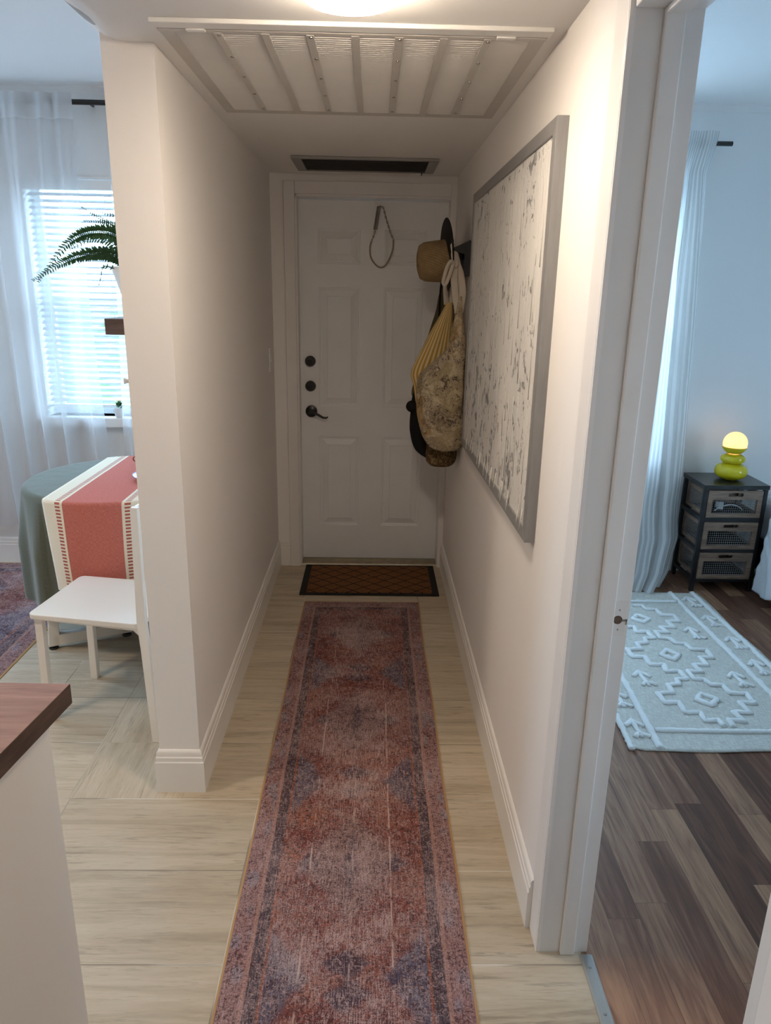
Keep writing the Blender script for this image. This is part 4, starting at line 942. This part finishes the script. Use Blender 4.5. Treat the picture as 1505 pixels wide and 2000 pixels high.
def bagmesh(levels, lump=.012, seed=0, n=44, m=8, p=2.6, fold=0):
    Z = [l[0] for l in levels]; mb = MB(); vs = []; uv = []; rows = []
    for i in range(len(levels) - 1):
        for j in range(m): 
            t = j / m; a, b = levels[i], levels[i + 1]; pa, nb = levels[max(i - 1, 0)], levels[min(i + 2, len(levels) - 1)]
            rows.append([.5 * (2 * a[c] + (b[c] - pa[c]) * t + (2 * pa[c] - 5 * a[c] + 4 * b[c] - nb[c]) * t * t + (3 * a[c] - pa[c] - 3 * b[c] + nb[c]) * t ** 3) for c in range(5)])
    rows.append(list(levels[-1]))
    for (z, cx, rx, cy, ry) in rows:
        for k_ in range(n):
            t = 2 * PI * k_ / n; c, s_ = math.cos(t), math.sin(t)
            r = (abs(c) ** p + abs(s_) ** p) ** (-1 / p)
            q = 1 + fold * math.sin(t * 5 + z * 9 + seed) + fold * .6 * math.sin(t * 9 - z * 14)
            x = cx + rx * r * c * q; y = cy + ry * r * s_ * q
            nz = mnoise.noise((x * 9 + seed, y * 9, z * 7)) * lump * min(1, rx / .06)
            vs.append((min(.4305, x + nz * c), y + nz * s_, z)); uv.append((k_ / n, z))
    R_ = len(rows); fs = [(i * n + k_, i * n + (k_ + 1) % n, (i + 1) * n + (k_ + 1) % n, (i + 1) * n + k_) for i in range(R_ - 1) for k_ in range(n)]
    fs += [tuple(range(n))[::-1], tuple((R_ - 1) * n + k_ for k_ in range(n))]
    return mb.add(vs, fs, uv)
k = N('marbled_canvas', .85, .2); p = k.pos()
wp = k.vadd(p, k.scale(k.noise(p, 6.5, 4, .6, 0, True), (.26, .26, .30)))
f1 = k.noise(wp, 6.0, 3, .55, .8); f2 = k.noise(k.vadd(wp, (3.1, 1.2, .4)), 9.0, 3, .6, 1.0)
thick = k.noise(p, 16, 3)
def veins(f, n, a, b):
    l_ = k.M('ABSOLUTE', k.M('SUBTRACT', k.M('FRACT', k.M('MULTIPLY', f, n)), .5))
    return k.step(k.M('ADD', l_, k.M('MULTIPLY', k.M('SUBTRACT', thick, .5), .5)), a, b)
basec = k.ramp(k.noise(wp, 5.0, 4, .62), [(.28, (.58, .48, .32)), (.42, (.36, .29, .175)), (.52, (.60, .51, .36)), (.62, (.43, .28, .11)), (.72, (.55, .47, .34)), (.82, (.34, .28, .18))])
smk = k.M('MULTIPLY', k.step(k.noise(wp, 5.5, 5, .68), .53, .66), k.step(k.noise(p, 70, 3, .7), .35, .6))
basec = k.mix(k.M('MULTIPLY', smk, .75), basec, (.095, .070, .065))
basec = k.mix(k.M('MULTIPLY', veins(f2, 12, .10, .03), .55), basec, (.16, .115, .085))
k.set('Base Color', k.mix(k.M('MULTIPLY', veins(f1, 20, .13, .05), .85), basec, (.070, .050, .048)))
k.bump(k.noise(p, 60, 3), .25, .002); M['marble'] = k.m
k = N('yellow_stripe_canvas', .85, .2); u, v, _ = k.sep(k.uv()); w_ = k.M('FRACT', k.M('MULTIPLY', u, 26))
k.set('Base Color', k.mix(k.step(w_, .46, .54), (.46, .27, .055), (.70, .58, .33))); M['ystripe'] = k.m
M['canvasstrap'] = plain('cream_cotton', (.58, .52, .44), .9, .2, 0, .08, 60, .3, 200)
olive = plain('olive_cloth', (.10, .085, .045), .9, .2, 0, .25, 30); k = N('brown_pattern_cloth', .85, .2); p = k.pos()
k.set('Base Color', k.mix(k.step(k.noise(p, 38, 4, .65, 1.5), .48, .56), (.085, .055, .025), (.21, .15, .075))); M['brownpat'] = k.m

jk = thing('olive_jacket', 'olive cloth jacket mostly hidden behind the striped bag on the coat rack', 'jacket', (.34, 3.75, 1.0))
obj('body', bagmesh([(1.68, .375, .015, 3.735, .02), (1.60, .365, .035, 3.745, .05), (1.45, .358, .056, 3.76, .06), (1.25, .335, .082, 3.765, .06), (1.10, .312, .108, 3.765, .06), (1.06, .315, .095, 3.765, .055)], .012, 5, fold=.05), olive, jk, smooth=60)
obj('hang_loop', MB().tube(smoothpath([(.373, 3.735, 1.672), (.364, 3.722, 1.73), (.352, 3.712, 1.786), (.349, 3.704, 1.79), (.36, 3.70, 1.73), (.375, 3.725, 1.675)], 5), .004, 6), olive, jk, smooth=True)
bk = thing('black_bag', 'black bag with a round black pompom hanging lowest at the left of the bag cluster', 'bag', (.28, 3.68, .77))
obj('body', bagmesh([(1.20, .30, .03, 3.665, .03), (1.12, .285, .07, 3.665, .05), (1.0, .285, .085, 3.665, .06), (.90, .285, .090, 3.665, .06), (.82, .300, .075, 3.665, .06), (.775, .325, .04, 3.665, .05), (.765, .33, .02, 3.665, .03)], .010, 8, fold=.03), M['blackmatte'], bk, smooth=60)
obj('strap', MB().tube(smoothpath([(.30, 3.665, 1.19), (.318, 3.66, 1.40), (.322, 3.655, 1.60), (.335, 3.64, 1.70), (.350, 3.60, 1.79), (.352, 3.578, 1.80), (.365, 3.57, 1.74), (.372, 3.65, 1.45), (.31, 3.668, 1.19)], 6), .014, 8, flat=.35, up=(1, 0, 0)), M['blackmatte'], bk, smooth=True)
pm = MB(); 
pm.lathe([(.030 * math.sin(PI * i / 12), -.030 * math.cos(PI * i / 12)) for i in range(13)], (.200, 3.645, 1.040), 24)
pm.tube([(.205, 3.645, 1.060), (.235, 3.655, 1.095)], .005, 6)
obj('pompom', pm, M['blackmatte'], bk, smooth=True)
ys = thing('striped_tote', 'yellow striped tote bag hanging behind the marbled tote', 'bag', (.30, 3.60, 1.14))
obj('body', bagmesh([(1.545, .360, .014, 3.575, .02), (1.50, .352, .026, 3.58, .03), (1.40, .330, .056, 3.585, .042), (1.30, .308, .086, 3.588, .046), (1.215, .292, .102, 3.59, .046), (1.15, .300, .095, 3.59, .046), (1.05, .305, .085, 3.59, .044), (.98, .31, .06, 3.59, .04)], .008, 11, fold=.03), M['ystripe'], ys, smooth=60)
for dx in (-.012, .012):
    obj('strap', MB().tube(smoothpath([(.358 + dx, 3.575, 1.535), (.352 + dx * 1.2, 3.578, 1.64), (.352 + dx * .4, 3.58, 1.74), (.351, 3.581 + dx * .2, 1.792)], 5), .013, 8, flat=.3, up=(0, 1, 0)), M['canvasstrap'], ys, smooth=True, label='cream strap')
bp_ = thing('brown_bag', 'brown patterned cloth bag hanging lowest, under the marbled tote', 'bag', (.345, 3.50, .76))
obj('body', bagmesh([(1.02, .36, .050, 3.52, .04), (.95, .352, .066, 3.52, .05), (.86, .346, .074, 3.52, .055), (.80, .344, .070, 3.52, .05), (.772, .346, .050, 3.52, .04), (.766, .346, .03, 3.52, .025)], .007, 14, fold=.04), M['brownpat'], bp_, smooth=60)
obj('strap', MB().tube(smoothpath([(.36, 3.52, 1.0), (.385, 3.52, 1.25), (.378, 3.52, 1.5), (.362, 3.52, 1.70), (.353, 3.48, 1.775), (.349, 3.452, 1.795), (.37, 3.50, 1.72), (.395, 3.52, 1.4), (.39, 3.52, 1.0)], 6), .010, 8, flat=.35), M['brownpat'], bp_, smooth=True)
mt = thing('marbled_tote', 'large tote bag with a swirling cream and brown marbled print on the coat rack', 'bag', (.33, 3.43, .87))
obj('body', bagmesh([(1.575, .392, .008, 3.43, .014), (1.52, .390, .014, 3.43, .022), (1.44, .388, .026, 3.425, .040), (1.35, .380, .044, 3.42, .060), (1.285, .358, .070, 3.418, .072), (1.235, .334, .096, 3.417, .078), (1.18, .321, .109, 3.417, .080), (1.08, .324, .106, 3.417, .080), (.98, .330, .098, 3.417, .076), (.91, .342, .082, 3.417, .068), (.877, .352, .060, 3.418, .05), (.868, .356, .035, 3.42, .03)], .018, 2, n=64, fold=.055), M['marble'], mt, smooth=60)
obj('strap', MB().tube(smoothpath([(.390, 3.428, 1.48), (.372, 3.422, 1.57), (.360, 3.425, 1.65), (.364, 3.435, 1.715), (.352, 3.445, 1.785), (.350, 3.447, 1.80)], 6), [.006] * 2 + [.016] * 20 + [.012] * 5 + [.009] * 4, 10, flat=.25, up=(0, 1, 0)), M['canvasstrap'], mt, smooth=True, label='cream cotton strap')
obj('strap', MB().tube(smoothpath([(.392, 3.43, 1.50), (.402, 3.43, 1.58), (.392, 3.435, 1.66), (.372, 3.44, 1.715), (.354, 3.447, 1.785), (.350, 3.449, 1.80)], 6), [.017] * 22 + [.011] * 5 + [.008] * 4, 10, flat=.25, up=(0, 1, 0)), M['canvasstrap'], mt, smooth=True, label='cream cotton strap')
kn_ = MB().lathe([(.013 * math.sin(PI * i / 8), -.017 * math.cos(PI * i / 8)) for i in range(9)], (.366, 3.425, 1.712), 16)
lp_ = [(.352, 3.41, 1.715), (.340, 3.40, 1.722), (.326, 3.40, 1.700), (.314, 3.405, 1.655), (.312, 3.41, 1.630), (.322, 3.41, 1.626), (.336, 3.408, 1.66), (.346, 3.41, 1.695)]
kn_.tube(smoothpath(lp_ + [lp_[0]], 4)[:-1],   .0095, 8, closed=True, flat=.8, up=(0, 1, 0))
obj('knot', kn_, M['canvasstrap'], mt, smooth=True, label='cream strap knot and loop')

# ------------------------------------------------------------------ bedroom
NO = Vector((1.800, 3.770, 0)); EX = Vector((.358, .004, 0)); EY = Vector((.004, .292, 0)); ex, ey = EX.normalized(), EY.normalized()
def nP(a, b, z): return NO + ex * a + ey * b + Vector((0, 0, z))
def nbox(mb, a0, a1, b0, b1, z0, z1): return mb.obox(nP(a0, b0, z0), ex * (a1 - a0), ey * (b1 - b0), (0, 0, z1 - z0))
W_, D_ = .360, .292
ns = thing('nightstand', 'black metal nightstand with three wood and wire mesh drawers', 'nightstand', NO + EX / 2 + EY / 2)
obj('top', nbox(MB(), 0, W_, 0, D_, .596, .620), plain('black_top', (.018, .018, .017), .28, .5), ns, bevel=.002)
fm = M['black']
for a in (.004, W_ - .026):
    for b in (.004, D_ - .026): obj('leg', nbox(MB(), a, a + .022, b, b + .022, 0, .596), fm, ns, bevel=.0015)
for z0, z1 in ((.412, .436), (.234, .252), (.056, .075)):
    rl = MB(); nbox(rl, .026, W_ - .026, .006, .022, z0, z1); nbox(rl, .026, W_ - .026, D_ - .022, D_ - .006, z0, z1)
    nbox(rl, .006, .022, .022, D_ - .022, z0, z1); nbox(rl, W_ - .022, W_ - .006, .022, D_ - .022, z0, z1)
    obj('rail_frame', rl, fm, ns)
def board_hole(mb, a0, a1, z0, z1, b0, b1, ca, cz, hw, hh):
    n = 40; inn_ = []; out_ = []
    for i in range(n):
        t = 2 * PI * i / n + PI / n; c, s_ = math.cos(t), math.sin(t)
        cxx = (hw - hh) * (1 if c > 0 else -1); inn_.append((ca + cxx + hh * c, cz + hh * s_))
        ka = ((a1 - ca) if c > 0 else (ca - a0)) / max(1e-6, abs(c)); kz = ((z1 - cz) if s_ > 0 else (cz - z0)) / max(1e-6, abs(s_)); q = min(ka, kz)
        out_.append((ca + c * q, cz + s_ * q))
    for (a, z) in ((a0, z0), (a1, z0), (a1, z1), (a0, z1)):
        j = min(range(n), key=lambda i: (out_[i][0] - a) ** 2 + (out_[i][1] - z) ** 2); out_[j] = (a, z)
    vs = [nP(a, b0, z) for a, z in out_] + [nP(a, b0, z) for a, z in inn_] + [nP(a, b1, z) for a, z in out_] + [nP(a, b1, z) for a, z in inn_]; fs = []
    for i in range(n):
        j = (i + 1) % n
        fs += [(i, j, n + j, n + i), (2 * n + j, 2 * n + i, 3 * n + i, 3 * n + j), (n + i, n + j, 3 * n + j, 3 * n + i), (j, i, 2 * n + i, 2 * n + j)]
    return mb.add(vs, fs)
wire = plain('galvanised_wire', (.42, .41, .39), .4, .5, .8)
dd_ = plain('dark_drawer_bottom', (.05, .035, .026), .8)
for z0, z1 in ((.438, .589), (.254, .409), (.077, .232)):
    a0, a1 = .030, W_ - .030; mid = (a0 + a1) / 2; fr = MB(); tb_ = .050
    board_hole(fr, a0, a1, z1 - tb_, z1, .002, .016, mid, z1 - .022, .042, .0105)
    nbox(fr, a0, a1, .002, .016, z0, z0 + .022); nbox(fr, a0, a0 + .026, .002, .016, z0 + .022, z1 - tb_); nbox(fr, a1 - .026, a1, .002, .016, z0 + .022, z1 - tb_)
    dw = obj('drawer', fr, M['rustic'], ns); fix_normals(dw)
    sd = MB()
    for aa in (a0 + .0, a1 - .012):
        nbox(sd, aa, aa + .012, .018, D_ - .02, z1 - .035, z1 - .012); nbox(sd, aa, aa + .012, .018, D_ - .02, z0, z0 + .022)
        nbox(sd, aa, aa + .012, .018, .044, z0 + .022, z1 - .035); nbox(sd, aa, aa + .012, D_ - .046, D_ - .02, z0 + .022, z1 - .035)
    nbox(sd, a0 + .012, a1 - .012, D_ - .03, D_ - .02, z0, z0 + .10)
    o = obj('side_frame', sd, M['rustic'], dw)
    obj('bottom', nbox(MB(), a0 + .012, a1 - .012, .018, D_ - .03, z0 + .002, z0 + .008), dd_, dw)
    wm = MB(); m0, m1, zz0, zz1 = a0 + .022, a1 - .022, z0 + .018, z1 - tb_ + .004
    n_ = 22
    for i in range(n_ + 1):
        a = m0 + (m1 - m0) * i / n_; wm.tube([nP(a, .011, zz0), nP(a, .011, zz1)], .00085, 4)
    for i in range(7):
        z = zz0 + (zz1 - zz0) * (i + .5) / 7; wm.tube([nP(m0, .0122, z), nP(m1, .0122, z)], .00085, 4)
    for aa in (a0 + .006, a1 - .006):
        for i in range(16):
            b = .042 + (D_ - .085) * i / 15; wm.tube([nP(aa, b, z0 + .02), nP(aa, b, z1 - .034)], .00085, 4)
        for i in range(7):
            z = z0 + .026 + (z1 - .038 - z0 - .026) * i / 6; wm.tube([nP(aa - .001, .040, z), nP(aa - .001, D_ - .044, z)], .00085, 4)
    obj('wire_mesh', wm, wire, dw, label='silver wire mesh')
wc = plain('white_plastic', (.80, .80, .80), .35)
tag(obj('charging_cable', MB().tube(smoothpath([nP(.10, .06, .460), nP(.13, .05, .485), nP(.18, .05, .498), nP(.23, .06, .486), nP(.26, .07, .462), nP(.24, .12, .455), nP(.17, .14, .452)], 6), .0032, 8), wc, smooth=True), 'white charging cable looped in the top nightstand drawer', 'cable')
tag(obj('charging_cable', MB().tube(smoothpath([nP(.062, .05, .452), nP(.052, .06, .49), nP(.055, .09, .522), nP(.068, .12, .53), nP(.075, .10, .50), nP(.07, .07, .455)], 6), .004, 8), wc, smooth=True), 'white charging cable standing up by the left mesh of the top nightstand drawer', 'cable')
tag(obj('power_adapter', nbox(MB(), .125, .158, .075, .110, .449, .505), wc, bevel=.004), 'white power adapter lying in the top nightstand drawer', 'adapter')
def lump(name, a0, a1, b0, b1, z, h, seed, m, label):
    mb = MB().grid(lambda s, t: tuple(nP(a0 + s * (a1 - a0), b0 + t * (b1 - b0), z + h * (math.sin(PI * s) ** .5) * (math.sin(PI * t) ** .5) * (.65 + .5 * mnoise.noise((s * 4 + seed, t * 3, seed))))), 26, 20)
    mb.prism([nP(a0, b0, z - .0005), nP(a1, b0, z - .0005), nP(a1, b1, z - .0005), nP(a0, b1, z - .0005)], (0, 0, .0004))
    tag(obj(name, mb, m, smooth=60), label, 'cloth')
lump('dark_cloth', .055, .31, .025, .245, .4475, .040, 1, M['blackmatte'], 'crumpled dark cloth under the cable in the top nightstand drawer')
lump('dark_cloth', .055, .31, .025, .245, .2635, .085, 4, M['blackmatte'], 'crumpled dark cloth in the middle nightstand drawer')
lump('dark_cloth', .055, .31, .025, .245, .0865, .070, 9, M['blackmatte'], 'crumpled dark cloth in the bottom nightstand drawer')

LC = Vector((2.004, 3.920, .620))
lamp = thing('table_lamp', 'glossy yellow stacked-pebble table lamp with a lit globe on the nightstand', 'lamp', LC)
def blob(z, r, h, e=2.4, n=14): return [(r * abs(math.cos(t)) ** (2 / e), z + h * (abs(math.sin(t)) ** (2 / e)) * (1 if t > 0 else -1)) for t in [(-.5 + (i + .0) / n) * PI for i in range(1, n)]]
prof = [(0, 0), (.034, 0)] + blob(.047, .0855, .047) + blob(.116, .0640, .030) + [(.040, .150), (.052, .160), (.061, .172), (.0635, .184), (.0605, .184)]
obj('base', MB().lathe(prof, LC, 56), plain('yellow_glaze', (.62, .50, .012), .16, .5), lamp, smooth=60)
obj('globe', MB().lathe([(.0628 * math.sin(PI * i / 22), .203 - .0628 * math.cos(PI * i / 22)) for i in range(23)], LC, 44), emit('lit_globe', (1.0, .50, .15), 1.9), lamp, smooth=True)

bd = thing('bed', 'bed with pale wrinkled bedding at the right edge beside the nightstand', 'bed', (2.9, 3.0, 0))
obj('mattress', MB().box(2.26, 3.70, 1.98, 4.06, .24, .50), M['duvet'], bd, bevel=.05, seg=4)
obj('bed_base', MB().box(2.28, 3.68, 2.0, 4.05, .06, .24).box(2.32, 2.38, 2.05, 2.11, 0, .06).box(3.58, 3.64, 2.05, 2.11, 0, .06).box(2.32, 2.38, 3.94, 4.0, 0, .06).box(3.58, 3.64, 3.94, 4.0, 0, .06), M['blackmatte'], bd)
def duv(a, b):
    y = 1.90 + a * 1.828; s = b * 1.95
    if s < 1.25: x = 3.55 - s; z = .53
    elif s < 1.25 + .157:
        t = (s - 1.25) / .157 * PI / 2; x = 2.30 - .13 * math.sin(t); z = .43 + .10 * math.cos(t)
    else:
        d = s - 1.407; e = d / .543; x = 2.17 - .040 * e; z = .43 - d * (.66 + .08 * math.sin(y * 9) * e) 
    w = .020 * mnoise.noise((y * 7, s * 5, 4)) + .012 * mnoise.noise((y * 22 + s * 8, s * 9, 1)) + .010 * math.sin(y * 26 + s * 5) * min(1, s / 1.3)
    if s > 1.35: x -= w * 1.0 + .01
    else: z += w
    return (x, y, max(z, .012))
o = obj('duvet', MB().grid(duv, 170, 150, uv=lambda a, b: (a * 1.8, b * 1.95)), M['duvet'], bd, smooth=True, solid=.012)
k_ = None

# cream rug with tufted pattern
br_ = thing('tufted_rug', 'cream flat-woven rug with raised white zigzag diamonds on the bedroom floor', 'rug', (1.395, 3.0, 0))
RX0, RX1, RY0, RY1 = .962, 1.832, 2.272, 3.742
def rz(x, y): return .0055 + .0022 * mnoise.noise((x * 3, y * 4, 7)) + .0035 * math.exp(-((y - 2.742 - .02 * (x - 1.3)) / .014) ** 2) + .0030 * math.exp(-((y - 3.05) / .014) ** 2)
def rfn(a, b):
    x = RX0 + a * (RX1 - RX0); y = RY0 + b * (RY1 - RY0)
    x += .004 * math.sin(y * 11) * (2 * abs(a - .5)); y += .004 * math.sin(x * 13 + 1) * (2 * abs(b - .5))
    ca, cb_ = min(a, 1 - a) * .87, min(b, 1 - b) * 1.47
    if a < .5 and b < .5 and ca + cb_ < .05: q = (.05 - ca - cb_) / 2 * .8; x += q * .5; y += q
    return (x, y, rz(x, y))
rm = MB().grid(rfn, 50, 90, uv=lambda a, b: (a * .87, b * 1.47))
obj('flatweave', rm, M['creamweave'], br_, smooth=True, solid=.0045)
tf = MB(); r8 = random.Random(8)
def tuft(P, w=.0135, closed=False):
    P = [Vector((p[0], p[1], 0)) for p in P]; out = []
    m = len(P); 
    for i in range(m if closed else m - 1):
        a, b = P[i], P[(i + 1) % m]; n = max(2, int((b - a).length / .012))
        for j in range(n): out.append(a.lerp(b, j / n))
    if not closed: out.append(P[-1])
    Q = []; Rr = []
    for q in out:
        q = q + Vector((r8.uniform(-.0018, .0018), r8.uniform(-.0018, .0018), 0)); q.z = rz(q.x, q.y) + .0025; Q.append(q); Rr.append(w * r8.uniform(.82, 1.15))
    tf.tube(Q, Rr, 8, closed=closed, flat=.62)
H = [(.000, .168), (.061, .163), (.069, .117), (.118, .113), (.121, .051), (.188, .047), (.184, -.026), (.127, -.021), (.130, -.096), (.066, -.092), (.078, -.156), (.020, -.147), (.018, -.195)]
cyl = (3.388, 3.003, 2.618); CX_ = 1.392
top = [(.012, .190)]
for s in (1, -1):
    P = []
    for i, cy in enumerate(cyl):
        for (dx, dy) in H: P.append((CX_ + s * (dx if dx > .001 else .014), cy + dy))
    if s == 1 or True: tuft(P)
for cy in cyl: tuft([(CX_ - .004, cy + .044), (CX_ + .040, cy + .002), (CX_ - .002, cy - .044), (CX_ - .042, cy - .002)], .0145, True)
tuft([(1.677, 3.735), (1.687, 2.28)], .0145); tuft([(1.800, 3.735), (1.812, 2.28)], .0145)
tuft([(1.110, 3.735), (1.100, 2.85), (1.073, 2.278)], .0145); tuft([(.985, 3.735), (.978, 2.5), (.966, 2.278)], .012)
tuft([(1.11, 3.608), (1.665, 3.608)], .0125); tuft([(1.095, 2.402), (1.323, 2.392), (1.675, 2.394)], .0125)
def motif(x, y, s=1, f=1):
    tuft([(x, y + .055 * f), (x + .003, y - .050 * f)], .011)
    tuft([(x - .038 * s, y + .012 * f), (x, y + .058 * f), (x + .036 * s, y + .010 * f)], .011)
    tuft([(x - .022, y - .066 * f), (x, y - .035 * f), (x + .006, y - .068 * f)], .010); tuft([(x, y - .035 * f), (x + .040 * s, y - .062 * f)], .010)
for (x, y) in ((1.742, 3.61), (1.746, 3.376), (1.752, 3.132), (1.748, 2.896), (1.750, 2.66), (1.750, 2.44)): motif(x, y)
for (x, y) in ((1.595, 3.234), (1.604, 2.787), (1.187, 2.790), (1.190, 3.234)): motif(x, y)
for y in (2.413, 2.618, 2.86, 3.1, 3.34, 3.58): motif(1.026, y, 1, .9)
obj('tufted_pattern', tf, M['tuft'], br_, smooth=True, label='raised white tufted lines')

# ------------------------------------------------------------------ camera
cam = bpy.data.cameras.new('camera'); co = bpy.data.objects.new('camera', cam); C.objects.link(co); sc.camera = co
cam.sensor_fit = 'VERTICAL'; cam.sensor_height = 36; cam.sensor_width = 36 * 1505 / 2000; cam.lens = 36 * 1422.2 / 2000; cam.clip_start = .02
yaw, pitch, roll = -.0213, .2959, .019
fwd = Vector((-math.sin(yaw) * math.cos(pitch), math.cos(yaw) * math.cos(pitch), -math.sin(pitch)))
rt = Vector((math.cos(yaw), math.sin(yaw), 0)); up = rt.cross(fwd)
rt, up = rt * math.cos(roll) + up * math.sin(roll), -rt * math.sin(roll) + up * math.cos(roll)
from mathutils import Matrix
mw = Matrix((rt, up, -fwd)).transposed().to_4x4(); mw.translation = (0, 0, 1.596); co.matrix_world = mw

vs = sc.view_settings; vs.view_transform = 'Standard'; vs.look = 'None'; vs.gamma = 1; vs.exposure = EXPO; vs.use_curve_mapping = False
cy_ = sc.cycles; cy_.use_denoising = True; cy_.max_bounces = 12; cy_.diffuse_bounces = 7; cy_.transparent_max_bounces = 24; cy_.transmission_bounces = 8; cy_.glossy_bounces = 4
cy_.sample_clamp_indirect = 6; cy_.caustics_reflective = False; cy_.caustics_refractive = False
